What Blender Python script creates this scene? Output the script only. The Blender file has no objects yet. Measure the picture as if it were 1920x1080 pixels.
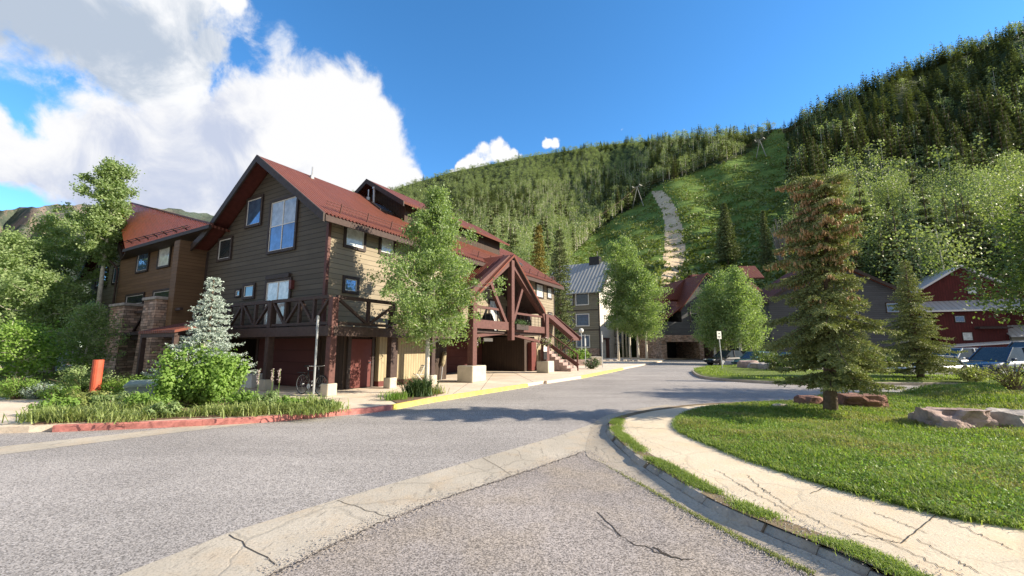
import bpy, math, random
import numpy as np
from mathutils import Vector, Matrix
from mathutils.geometry import delaunay_2d_cdt
from mathutils import noise as mnoise
R=math.radians
SC=bpy.context.scene
COL=SC.collection
# ------------------------------------------------------------------ camera
F=785.0; TH=math.atan(110/785.0); H=1.65
cam=bpy.data.cameras.new("camera"); cam.sensor_width=36; cam.lens=36*F/1920; cam.clip_end=6000; cam.clip_start=.05
co=bpy.data.objects.new("camera",cam); COL.objects.link(co); co.location=(0,0,H); co.rotation_euler=(R(90)+TH,0,0); SC.camera=co
# ------------------------------------------------------------------ light
SUN_EL=R(27); SUN_AZ=math.atan2(1.0,-0.11)      # clockwise from +Y
sv=Vector((math.sin(SUN_AZ)*math.cos(SUN_EL),math.cos(SUN_AZ)*math.cos(SUN_EL),math.sin(SUN_EL)))
sl=bpy.data.lights.new("sun",'SUN'); sl.energy=5.0; sl.angle=R(.5); sl.color=(1,.87,.68)
so=bpy.data.objects.new("sun",sl); COL.objects.link(so); so.rotation_euler=sv.to_track_quat('Z','Y').to_euler()
vs=SC.view_settings; vs.view_transform='Standard'; vs.look='None'; vs.gamma=1; vs.exposure=1.0
SC.cycles.max_bounces=6; SC.cycles.transparent_max_bounces=6
def ray(u,v):
    a=(u-960)/F; b=(540-v)/F
    return Vector((a,math.cos(TH)-b*math.sin(TH),math.sin(TH)+b*math.cos(TH)))
def G(u,v,z=0):
    r=ray(u,v); t=(z-H)/r.z; return Vector((r.x*t,r.y*t,z))
def D(u,v,y):
    r=ray(u,v); t=y/r.y; return Vector((r.x*t,y,H+r.z*t))
W=bpy.data.worlds.new("World"); SC.world=W; W.use_nodes=True
def build_sky():
    nt=W.node_tree; n=nt.nodes; l=nt.links; n.clear()
    out=n.new('ShaderNodeOutputWorld'); bg=n.new('ShaderNodeBackground'); bg.inputs[1].default_value=.105
    sky=n.new('ShaderNodeTexSky'); sky.sky_type='NISHITA'; sky.sun_disc=False; sky.sun_elevation=SUN_EL; sky.sun_rotation=SUN_AZ
    sky.altitude=2700; sky.air_density=1.0; sky.dust_density=.3; sky.ozone_density=3.0
    hs=n.new('ShaderNodeHueSaturation'); hs.inputs['Saturation'].default_value=1.20; hs.inputs['Value'].default_value=1.62; hs.inputs['Hue'].default_value=.495; l.new(sky.outputs[0],hs.inputs['Color'])
    tc=n.new('ShaderNodeTexCoord')
    def M(op,a,b=None,c=None,clamp=False):
        m=n.new('ShaderNodeMath'); m.operation=op; m.use_clamp=clamp
        for i,x in enumerate((a,b,c)):
            if x is None: continue
            if hasattr(x,'links'): l.new(x,m.inputs[i])
            else: m.inputs[i].default_value=x
        return m.outputs[0]
    def noise(scale,det,rough,vec,dist=0):
        t=n.new('ShaderNodeTexNoise'); t.inputs['Scale'].default_value=scale; t.inputs['Detail'].default_value=det; t.inputs['Roughness'].default_value=rough; t.inputs['Distortion'].default_value=dist
        l.new(vec,t.inputs['Vector']); return t
    vec=tc.outputs['Generated']
    nd=noise(5,6,.6,vec); 
    vm=n.new('ShaderNodeVectorMath'); vm.operation='MULTIPLY_ADD'; l.new(nd.outputs['Color'],vm.inputs[0]); vm.inputs[1].default_value=(.10,.10,.10); 
    va=n.new('ShaderNodeVectorMath'); va.operation='ADD'; l.new(vec,va.inputs[0]); va.inputs[1].default_value=(-.05,-.05,-.05); l.new(va.outputs[0],vm.inputs[2])
    wv=vm.outputs[0]
    def field(blobs):
        cur=None
        for (u,v,r) in blobs:
            d0=ray(u,v).normalized(); d1=ray(u+r*.5,v).normalized(); d2=ray(u,v+r*.5).normalized()
            rr=((d1-d0).length+(d2-d0).length)
            ds=n.new('ShaderNodeVectorMath'); ds.operation='DISTANCE'; l.new(wv,ds.inputs[0]); ds.inputs[1].default_value=d0
            f=M('MULTIPLY_ADD',ds.outputs['Value'],-1/rr,1.0)
            cur=f if cur is None else M('SMOOTH_MAX',cur,f,.12)
        return cur
    low=[(40,290,75),(0,240,60),(150,260,85),(120,300,95),(230,240,110),(300,230,110),(330,300,130),(400,250,130),(470,230,130),(520,290,150),(560,200,130),(600,260,140),(640,200,100),(660,260,110),(700,290,80),(700,235,60),(200,330,110),(300,350,110),(420,360,120),(600,330,110),(690,330,90),(20,300,60),(-80,280,90),(720,310,60),(760,330,30)]
    up=[(60,20,140),(200,40,150),(300,60,130),(340,120,90),(240,120,90),(380,80,50),(-60,30,120),(420,10,40),(440,0,30),(300,-60,170),(100,-80,200),(190,105,60),(130,50,95)]
    small=[(842,316,12),(866,309,18),(895,298,26),(880,302,24),(905,292,27),(932,285,27),(957,291,24),(975,291,20),(992,291,13),(858,309,14),(1038,275,13),(1054,273,13),(1178,243,8)]
    wisp=[(525,90,42),(500,130,50),(540,70,30),(560,110,30)]
    fb=noise(13,9,.62,vec,.3); fbm=M('ADD',fb.outputs['Fac'],-.5)
    def mask(bl,amp,lo,hi):
        f=M('MULTIPLY_ADD',fbm,amp,field(bl))
        m=n.new('ShaderNodeMapRange'); m.interpolation_type='SMOOTHSTEP'; l.new(f,m.inputs[0]); m.inputs[1].default_value=lo; m.inputs[2].default_value=hi; return m.outputs[0]
    mlow=mask(low,1.25,.0,.42); mup=mask(up,1.5,.0,.5); msm=mask(small,.7,.05,.35); mw=mask(wisp,2.2,.0,1.0)
    sh=noise(8,9,.62,vec,.5)
    # shading inside the clouds: bright crowns, grey-lavender bases
    dl=field([(40,360,110),(200,375,120),(330,385,140),(450,385,110),(340,250,110),(420,240,100),(250,270,90)])
    s1=M('MULTIPLY_ADD',M('ADD',sh.outputs['Fac'],-.55),3.8,dl); mr=n.new('ShaderNodeMapRange'); mr.interpolation_type='SMOOTHSTEP'; l.new(s1,mr.inputs[0]); mr.inputs[1].default_value=-.45; mr.inputs[2].default_value=.95
    du=field([(120,50,230),(260,60,160),(50,20,200)])
    s2=M('MULTIPLY_ADD',M('ADD',sh.outputs['Fac'],-.5),2.2,du); mr2=n.new('ShaderNodeMapRange'); mr2.interpolation_type='SMOOTHSTEP'; l.new(s2,mr2.inputs[0]); mr2.inputs[1].default_value=.0; mr2.inputs[2].default_value=.75
    def mix(f,a,b):
        m=n.new('ShaderNodeMix'); m.data_type='RGBA'
        if hasattr(f,'links'): l.new(f,m.inputs[0])
        else: m.inputs[0].default_value=f
        for k,x in ((6,a),(7,b)):
            if hasattr(x,'links'): l.new(x,m.inputs[k])
            else: m.inputs[k].default_value=(*x,1)
        return m.outputs[2]
    K=4.9
    cw=mix(mr.outputs[0],(.97*K,.97*K,.98*K),(.58*K,.64*K,.80*K))
    cu=mix(mr2.outputs[0],(.97*K,.98*K,1.0*K),(.50*K,.58*K,.70*K))
    c=mix(M('MULTIPLY',mw,.55),hs.outputs[0],(.8*K,.88*K,1.0*K))
    c=mix(msm,c,(1.0*K,1.0*K,1.02*K)); c=mix(mlow,c,cw); c=mix(mup,c,cu)
    sx=n.new('ShaderNodeSeparateXYZ'); l.new(vec,sx.inputs[0])
    bm=n.new('ShaderNodeMapRange'); bm.interpolation_type='SMOOTHSTEP'; l.new(M('MULTIPLY_ADD',fbm,.9,M('MULTIPLY',sx.outputs[1],-1.0)),bm.inputs[0]); bm.inputs[1].default_value=-.10; bm.inputs[2].default_value=.35  # unseen cloud bank added behind the camera as neutral fill for shadows
    c=mix(M('MULTIPLY',bm.outputs[0],.85),c,(.50*K,.475*K,.44*K))
    l.new(c,bg.inputs[0]); l.new(bg.outputs[0],out.inputs[0])
build_sky()
# ------------------------------------------------------------------ tagging
def tag(o,label=None,cat=None,group=None,kind=None):
    if label: o['label']=label
    if cat: o['category']=cat
    if group: o['group']=group
    if kind: o['kind']=kind
    return o
def thing(name,label,cat,loc=(0,0,0),rz=0,group=None):
    o=bpy.data.objects.new(name,None); COL.objects.link(o); o.location=loc; o.rotation_euler=(0,0,rz); o.empty_display_size=.2
    return tag(o,label,cat,group)
# ------------------------------------------------------------------ materials
class NT:
    def __init__(s,name):
        s.m=bpy.data.materials.new(name); s.m.use_nodes=True; s.n=s.m.node_tree.nodes; s.l=s.m.node_tree.links
        s.b=s.n['Principled BSDF']; s.out=s.n['Material Output']; s.tc=s.n.new('ShaderNodeTexCoord'); s.obj=s.tc.outputs['Object']
    def _set(s,i,x):
        if hasattr(x,'links'): s.l.new(x,i)
        elif isinstance(x,tuple) and len(x)==3 and i.type=='RGBA': i.default_value=(*x,1)
        else: i.default_value=x
    def M(s,op,a,b=None,c=None,clamp=False):
        m=s.n.new('ShaderNodeMath'); m.operation=op; m.use_clamp=clamp
        for i,x in enumerate((a,b,c)):
            if x is not None: s._set(m.inputs[i],x)
        return m.outputs[0]
    def noise(s,scale,det=4,rough=.55,vec=None,out='Fac'):
        t=s.n.new('ShaderNodeTexNoise'); t.inputs['Scale'].default_value=scale; t.inputs['Detail'].default_value=det; t.inputs['Roughness'].default_value=rough
        s.l.new(vec or s.obj,t.inputs['Vector']); return t.outputs[out]
    def vor(s,scale,feat='F1',vec=None,out='Distance',rand=1):
        t=s.n.new('ShaderNodeTexVoronoi'); t.feature=feat; t.inputs['Scale'].default_value=scale; t.inputs['Randomness'].default_value=rand
        s.l.new(vec or s.obj,t.inputs['Vector']); return t.outputs[out]
    def map(s,vec=None,scale=(1,1,1),rot=(0,0,0)):
        t=s.n.new('ShaderNodeMapping'); s.l.new(vec or s.obj,t.inputs[0]); t.inputs['Scale'].default_value=scale; t.inputs['Rotation'].default_value=rot; return t.outputs[0]
    def xyz(s,vec=None):
        t=s.n.new('ShaderNodeSeparateXYZ'); s.l.new(vec or s.obj,t.inputs[0]); return t.outputs
    def mr(s,x,a,b,c=0,d=1):
        t=s.n.new('ShaderNodeMapRange'); s._set(t.inputs[0],x); t.inputs[1].default_value=a; t.inputs[2].default_value=b; t.inputs[3].default_value=c; t.inputs[4].default_value=d; return t.outputs[0]
    def mix(s,f,a,b,bl='MIX'):
        m=s.n.new('ShaderNodeMix'); m.data_type='RGBA'; m.blend_type=bl; s._set(m.inputs[0],f); s._set(m.inputs[6],a); s._set(m.inputs[7],b); return m.outputs[2]
    def bump(s,h,st=.5,dist=.02):
        t=s.n.new('ShaderNodeBump'); t.inputs['Strength'].default_value=st; t.inputs['Distance'].default_value=dist; s._set(t.inputs['Height'],h); s.l.new(t.outputs[0],s.b.inputs['Normal'])
    def fin(s,color,rough=.8,metal=0,spec=.4):
        s._set(s.b.inputs['Base Color'],color); s._set(s.b.inputs['Roughness'],rough); s.b.inputs['Metallic'].default_value=metal; s.b.inputs['Specular IOR Level'].default_value=spec
        return s.m
def mul(c,k): return tuple(x*k for x in c)
def plain(name,c,rough=.7,metal=0,var=.25,scale=6,spec=.4,bump=0):
    t=NT(name); f=t.mr(t.noise(scale,5,.6),.3,.7)
    if bump: t.bump(t.noise(scale*4,5),bump,.02)
    return t.fin(t.mix(f,mul(c,1-var),mul(c,1+var)),rough,metal,spec)
def siding(name,c,pitch=.2,var=.14,gap=.12,dark=.35):
    t=NT(name); z=t.xyz()[2]; f=t.M('FRACT',t.M('DIVIDE',z,pitch)); row=t.M('FLOOR',t.M('DIVIDE',z,pitch))
    ln=t.M('LESS_THAN',f,gap)
    x=t.xyz(); s=t.M('ADD',x[0],x[1])
    cb=t.n.new('ShaderNodeCombineXYZ'); t._set(cb.inputs[0],t.M('MULTIPLY',s,.25)); t._set(cb.inputs[1],row)
    wn=t.noise(1.3,2,.5,cb.outputs[0]); wv=t.noise(2.2,5,.6)
    base=t.mix(t.mr(wn,.3,.7),mul(c,1-var),mul(c,1+var)); base=t.mix(t.mr(wv,.3,.75,0,.35),base,mul(c,.62))
    t.bump(t.M('SUBTRACT',1.0,f),.8,.03)
    return t.fin(t.mix(ln,base,mul(c,dark)),.8)
def planks(name,c,pitch=.15,var=.15,gap=.1,dark=.4):
    t=NT(name); x=t.xyz(); s=t.M('DIVIDE',t.M('ADD',x[0],x[1]),pitch); f=t.M('FRACT',s); row=t.M('FLOOR',s)
    ln=t.M('LESS_THAN',f,gap); cb=t.n.new('ShaderNodeCombineXYZ'); t._set(cb.inputs[0],row); t._set(cb.inputs[1],t.M('MULTIPLY',x[2],.3))
    wn=t.noise(3.3,3,.5,cb.outputs[0]); base=t.mix(t.mr(wn,.3,.7),mul(c,1-var),mul(c,1+var))
    t.bump(t.M('SUBTRACT',1.0,ln),.8,.02)
    return t.fin(t.mix(ln,base,mul(c,dark)),.8)
def corrug(name,c,axis,pitch=.16,rough=.5,metal=0,var=.14,uv=False,spec=.4):
    t=NT(name); vec=t.tc.outputs['UV'] if uv else t.obj
    q=t.xyz(vec)[axis]; w=t.M('SINE',t.M('MULTIPLY',q,2*math.pi/pitch)); t.bump(w,.9,.02)
    x=t.xyz(vec); sc=[.25,.25,.25]; sc[axis]=3.0
    st=t.noise(1.6,5,.65,t.map(vec,tuple(sc))); f=t.mr(st,.3,.7)
    base=t.mix(f,mul(c,1-var),mul(c,1+var)); base=t.mix(t.mr(t.noise(.9,4,.6,vec),.45,.75,0,.5),base,(c[0]*.7,c[1]*.85,c[2]*.95))
    base=t.mix(t.mr(w,-1,-.3,.45,0),base,mul(c,.45))
    return t.fin(base,rough,metal,spec)
def stone(name,c=(.30,.25,.22)):
    t=NT(name); x=t.xyz(); cb=t.n.new('ShaderNodeCombineXYZ'); t._set(cb.inputs[0],t.M('ADD',x[0],x[1])); t._set(cb.inputs[1],x[2])
    dn=t.noise(1.6,3,.5,None,'Color'); va=t.n.new('ShaderNodeVectorMath'); va.operation='MULTIPLY_ADD'; t.l.new(dn,va.inputs[0]); va.inputs[1].default_value=(.10,.06,0); t.l.new(cb.outputs[0],va.inputs[2])
    b=t.n.new('ShaderNodeTexBrick'); t.l.new(va.outputs[0],b.inputs[0]); b.inputs['Scale'].default_value=1; b.inputs['Brick Width'].default_value=.42; b.inputs['Row Height'].default_value=.125; b.inputs['Mortar Size'].default_value=.008; b.inputs['Mortar Smooth'].default_value=.3
    b.offset=.37; b.squash=.6; b.squash_frequency=3
    b.inputs['Color1'].default_value=(*mul(c,.55),1); b.inputs['Color2'].default_value=(c[0]*1.5,c[1]*1.4,c[2]*1.35,1); b.inputs['Mortar'].default_value=(.07,.06,.055,1)
    v=t.noise(2.4,4,.6); h=t.mix(t.mr(v,.3,.7),(.75,.6,.5),(1.1,1.1,1.12)); t.bump(t.M('MULTIPLY_ADD',b.outputs['Fac'],-1.0,t.M('MULTIPLY',t.noise(14,5),.5)),.9,.04)
    return t.fin(t.mix(1.0,b.outputs['Color'],h,'MULTIPLY'),.9)
def glass(name,c,rough=.06,spec=.9,metal=0):
    t=NT(name); t.bump(t.noise(1.2,2),.03,.05)
    n=t.noise(3.1,3,.6); return t.fin(t.mix(t.mr(n,.35,.65),mul(c,.75),mul(c,1.2)),rough,metal,spec)
def leaf(name,c,c2,tr=.35,rough=.5,spec=.35,hs=1.6):
    t=NT(name); g=t.n.new('ShaderNodeNewGeometry'); cl=t.mix(g.outputs['Random Per Island'],c,c2)
    cl=t.mix(t.mr(t.noise(hs,3,.6),.35,.65,0,.45),cl,mul(c,.65))
    t.fin(cl,rough,0,spec)
    tl=t.n.new('ShaderNodeBsdfTranslucent'); t.l.new(t.mix(1.0,cl,(1.25,1.35,.55),'MULTIPLY'),tl.inputs[0])
    ms=t.n.new('ShaderNodeMixShader'); ms.inputs[0].default_value=tr; t.l.new(t.b.outputs[0],ms.inputs[1]); t.l.new(tl.outputs[0],ms.inputs[2]); t.l.new(ms.outputs[0],t.out.inputs[0])
    return t.m
MT={}
MT['siding_shaded']=siding('grey_brown_siding',(.102,.088,.068))  # grey-brown lowered so the gable's shade is partly in its colour
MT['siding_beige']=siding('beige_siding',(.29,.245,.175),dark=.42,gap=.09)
MT['siding_brown']=siding('brown_shingle',(.165,.098,.052),pitch=.16,dark=.7,var=.22)
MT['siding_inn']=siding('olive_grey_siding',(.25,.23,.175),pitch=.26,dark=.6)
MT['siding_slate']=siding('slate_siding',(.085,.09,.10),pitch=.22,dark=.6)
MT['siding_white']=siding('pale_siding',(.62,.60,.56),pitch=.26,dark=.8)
MT['red_wall']=planks('oxblood_board_wall',(.095,.017,.016),pitch=.3,dark=.6)
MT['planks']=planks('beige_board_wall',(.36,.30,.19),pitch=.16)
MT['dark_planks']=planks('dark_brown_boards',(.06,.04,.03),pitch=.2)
MT['red_timber']=plain('red_brown_timber',(.115,.050,.043),.7,var=.25,scale=9,bump=.3)
MT['dark_timber']=plain('dark_red_brown_timber',(.060,.038,.033),.75,var=.25,scale=7,bump=.3)
MT['trim']=plain('dark_brown_trim',(.05,.036,.032),.7)
MT['soffit']=plain('dark_red_soffit',(.10,.025,.02),.8)
MT['door_red']=plain('dark_red_door',(.13,.035,.03),.6,var=.12)
MT['garage']=siding('dark_red_garage_door',(.12,.04,.035),pitch=.5,gap=.03,dark=.4)
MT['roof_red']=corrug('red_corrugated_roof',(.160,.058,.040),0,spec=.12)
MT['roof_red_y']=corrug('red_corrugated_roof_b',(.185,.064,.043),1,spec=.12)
MT['roof_red_uv']=corrug('red_corrugated_roof_sunlit',(.85,.20,.10),0,uv=True,pitch=.16,spec=.2)  # orange-red, brightened to stand in for sunlight this slope misses
MT['roof_grey']=corrug('grey_metal_roof',(.36,.37,.37),1,pitch=.55,rough=.6,metal=.05)
MT['roof_white']=corrug('white_metal_roof',(.46,.46,.46),0,pitch=.6,rough=.5)
MT['stone']=stone('stacked_stone',(.42,.34,.29))
MT['concrete']=plain('pale_concrete',(.50,.46,.38),.9,var=.12,scale=3,bump=.2)
MT['glass_sky']=glass('sky_painted_glass',(.10,.17,.30),.05,1.0,.35)  # reflected sky partly painted in as the pane's blue base
MT['glass_white']=glass('glass_over_white_blind',(.62,.66,.66),.12,.6)
MT['glass_blind']=glass('glass_over_pale_blue_curtain',(.36,.42,.50),.08,.8)
MT['glass_dark']=glass('dark_glass',(.035,.045,.05),.05,.9)
MT['white']=plain('white_paint',(.72,.72,.70),.5,var=.06)
MT['steel']=plain('galvanised_steel',(.50,.52,.54),.45,.6,var=.12)
MT['lift_grey']=plain('weathered_lift_steel',(.26,.27,.26),.7)
MT['black']=plain('black_paint',(.02,.02,.022),.45,var=.2)
MT['rubber']=plain('black_rubber',(.02,.02,.02),.85)
MT['bark_white']=plain('pale_aspen_bark',(.62,.58,.50),.85,var=.3,scale=7,bump=.4)
MT['bark']=plain('brown_bark',(.16,.115,.085),.95,var=.35,scale=14,bump=.8)
MT['rust_red']=plain('faded_orange_red_paint',(.50,.10,.055),.6,var=.18)
MT['teal']=plain('pale_green_enamel',(.30,.38,.32),.5,var=.1)
MT['rock_pink']=plain('pink_granite',(.36,.27,.245),.92,var=.35,scale=5,bump=.9)
MT['rock_grey']=plain('grey_rock',(.36,.33,.31),.92,var=.3,scale=5,bump=.9)
MT['rust_rock']=plain('rusty_rock',(.25,.13,.10),.92,var=.4,scale=6,bump=.9)
MT['soil']=plain('brown_soil',(.16,.10,.07),.98,var=.35,scale=9,bump=.6)
MT['aspen']=leaf('aspen_leaf',(.20,.30,.12),(.38,.48,.23),tr=.42)
MT['aspen_far']=leaf('hill_aspen_leaf',(.22,.29,.13),(.36,.42,.22),tr=.35,hs=.03)
MT['edge_leaf']=leaf('dark_green_leaf',(.10,.15,.04),(.19,.26,.08),tr=.35)
MT['lime']=leaf('bright_green_leaf',(.19,.33,.07),(.30,.45,.11),tr=.4)
MT['lily']=leaf('yellow_green_blade',(.22,.30,.09),(.42,.48,.19),tr=.3)
MT['darkgreen']=leaf('deep_green_blade',(.05,.10,.04),(.12,.19,.07),tr=.2)
MT['spruce']=leaf('spruce_needle',(.19,.23,.09),(.36,.38,.16),tr=.15,rough=.65)
MT['spruce_far']=leaf('hill_conifer_needle',(.12,.155,.07),(.22,.26,.12),tr=.15,rough=.8,hs=.03)
MT['gold_spruce']=leaf('golden_needle',(.22,.20,.05),(.36,.28,.08),tr=.15,rough=.8)
MT['blue_spruce']=leaf('blue_needle',(.38,.47,.44),(.58,.66,.61),tr=.1,rough=.7)
MT['cone']=leaf('tan_cone',(.36,.22,.11),(.55,.37,.20),tr=.05,rough=.8)
MT['grass']=leaf('grass_blade',(.17,.27,.05),(.38,.45,.13),tr=.4,hs=.9)
def grassmat():
    t=NT('lawn_blade'); g=t.n.new('ShaderNodeNewGeometry'); cl=t.mix(g.outputs['Random Per Island'],(.13,.22,.04),(.36,.43,.12))
    cl=t.mix(t.mr(t.noise(.6,5,.65),.47,.62,0,.8),cl,(.38,.34,.17)); cl=t.mix(t.mr(t.noise(2.3,4,.65),.45,.65,0,.6),cl,(.09,.17,.035)); t.fin(cl,.55,0,.3)
    tl=t.n.new('ShaderNodeBsdfTranslucent'); t.l.new(t.mix(1.0,cl,(1.25,1.35,.55),'MULTIPLY'),tl.inputs[0]); ms=t.n.new('ShaderNodeMixShader'); ms.inputs[0].default_value=.4; t.l.new(t.b.outputs[0],ms.inputs[1]); t.l.new(tl.outputs[0],ms.inputs[2]); t.l.new(ms.outputs[0],t.out.inputs[0]); return t.m
MT['lawn_blade']=grassmat()
MT['weed']=leaf('weed_blade',(.22,.28,.08),(.38,.40,.16),tr=.35)
MT['dry']=leaf('grey_dry_twig',(.22,.19,.17),(.34,.30,.27),tr=.05)
MT['pinkfl']=leaf('pale_flower',(.55,.40,.45),(.75,.68,.70),tr=.2)
MT['brush']=leaf('hillside_brush',(.13,.18,.045),(.28,.32,.11),tr=.2,hs=.05)
MT['sage']=leaf('sage_leaf',(.22,.30,.25),(.32,.40,.34),tr=.2)
def asphalt(name,c,grain=95,contrast=1.0,patch=.25,warm=None):
    t=NT(name); g=t.vor(grain,out='Color'); gx=t.n.new('ShaderNodeSeparateColor'); t.l.new(g,gx.inputs[0])
    n1=t.noise(.35,5,.6); n2=t.noise(grain*.6,3,.7); n3=t.noise(.22,4,.6,t.map(None,(.35,3.2,1),(0,0,R(-42))))
    base=t.mix(t.mr(n1,.3,.7),mul(c,1-patch),mul(c,1+patch*.6)); base=t.mix(t.mr(n3,.42,.62,0,.6),base,mul(c,.72))
    if warm: base=t.mix(t.mr(t.noise(.9,4,.6),.45,.7,0,.6),base,warm)
    sp=t.mr(gx.outputs[0],0,1,1-.55*contrast,1+.6*contrast)
    cc=t.n.new('ShaderNodeCombineColor'); [t.l.new(sp,cc.inputs[i]) for i in range(3)]
    base=t.mix(1.0,base,cc.outputs[0],'MULTIPLY'); base=t.mix(t.mr(n2,.62,.75,0,.6*contrast),base,mul(c,1.9)); base=t.mix(t.mr(t.noise(grain*.35,2,.5),.66,.74,0,.5*contrast),base,mul(c,.35))
    t.bump(t.M('MULTIPLY_ADD',t.noise(grain*.7,3,.7),.6,t.noise(12,3)),.45*contrast,.012)
    return t.fin(base,.9,0,.25)
MT['asphalt']=asphalt('smooth_grey_asphalt',(.345,.325,.315),85,1.05,.2)
MT['asphalt_rough']=asphalt('coarse_worn_asphalt',(.31,.28,.265),90,1.15,.28,(.31,.26,.20))
def concrete2(name,c,jx=None,crack=.5,dirt=.4):
    t=NT(name); n1=t.noise(.8,6,.65); n2=t.noise(42,5,.75); base=t.mix(t.mr(n1,.3,.7),mul(c,.80),mul(c,1.1))
    base=t.mix(t.mr(n2,.5,.68,0,.35+.45*dirt),base,mul(c,.45)); 
    dv=t.n.new('ShaderNodeVectorMath'); dv.operation='MULTIPLY_ADD'; t.l.new(t.noise(2.2,4,.6,None,'Color'),dv.inputs[0]); dv.inputs[1].default_value=(.35,.35,0); t.l.new(t.obj,dv.inputs[2])
    e=t.vor(.75,'DISTANCE_TO_EDGE',dv.outputs[0]); cr=t.mr(e,0,.016,crack*.45,0)
    base=t.mix(cr,base,mul(c,.3))
    base=t.mix(t.mr(t.noise(1.7,6,.7),.48,.72,0,.55),base,(c[0]*1.02,c[1]*.86,c[2]*.68)); base=t.mix(t.mr(t.noise(22,4,.7),.6,.72,0,.5),base,mul(c,.55))
    # scuffed streaks running with the walk
    sk=t.noise(2.2,6,.72,t.map(None,(5,1.1,1),(0,0,R(52)))); base=t.mix(t.mr(sk,.58,.68,0,dirt),base,(c[0]*.42,c[1]*.42,c[2]*.44))
    t.bump(t.M('SUBTRACT',t.noise(35,5,.7),t.M('MULTIPLY',cr,1.5)),.5,.012)
    return t.fin(base,.92,0,.2)
MT['walk']=concrete2('cream_worn_concrete',(.68,.59,.45))
MT['pan']=concrete2('dirty_gutter_pan',(.46,.41,.34),crack=.6,dirt=1.0)
MT['walk_left']=concrete2('pink_buff_concrete',(.72,.62,.51),crack=.25,dirt=.25)
MT['gutter']=concrete2('grey_gutter_concrete',(.50,.455,.385),crack=.7,dirt=.9)
MT['kerb_grey']=concrete2('worn_grey_kerb',(.40,.36,.31),crack=.4,dirt=.6)
MT['kerb_red']=plain('faded_red_kerb_paint',(.48,.19,.17),.85,var=.35,scale=7,bump=.3)
MT['kerb_yellow']=plain('faded_yellow_kerb_paint',(.72,.60,.14),.85,var=.25,scale=5,bump=.3)
def earth(name,a,b,scale,bumps=.4,d=.05,rough=.98):
    t=NT(name); n=t.noise(scale,7,.65); t.bump(t.noise(scale*6,5,.65),bumps,d); return t.fin(t.mix(t.mr(n,.35,.65),a,b),rough,0,.15)
MT['lawn']=earth('lawn_soil',(.09,.13,.03),(.17,.21,.06),2.5)
MT['dirt']=earth('bare_dirt',(.16,.12,.08),(.24,.19,.12),1.5)
MT['meadow']=earth('ski_run_grass',(.08,.15,.03),(.17,.26,.06),.12,.9,1.2)
MT['track']=earth('bare_track',(.45,.36,.24),(.68,.56,.40),.25,.6,.5)
MT['forest_floor']=earth('forest_floor',(.02,.032,.012),(.05,.07,.02),.06,.6,1)
t=NT('far_mountain'); n=t.noise(.012,8,.7); n2=t.noise(.05,6,.7); z=t.xyz()[2]
base=t.mix(t.mr(n2,.35,.65),(.06,.085,.07),(.12,.145,.11)); cl=t.M('MULTIPLY',t.mr(n,.45,.55),t.M('MULTIPLY',t.mr(z,200,260),t.mr(z,400,340)))
base=t.mix(t.M('MULTIPLY',cl,.7),base,(.34,.25,.21)); t.bump(n2,.8,18); MT['far']=t.fin(base,.98,0,.1)
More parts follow.
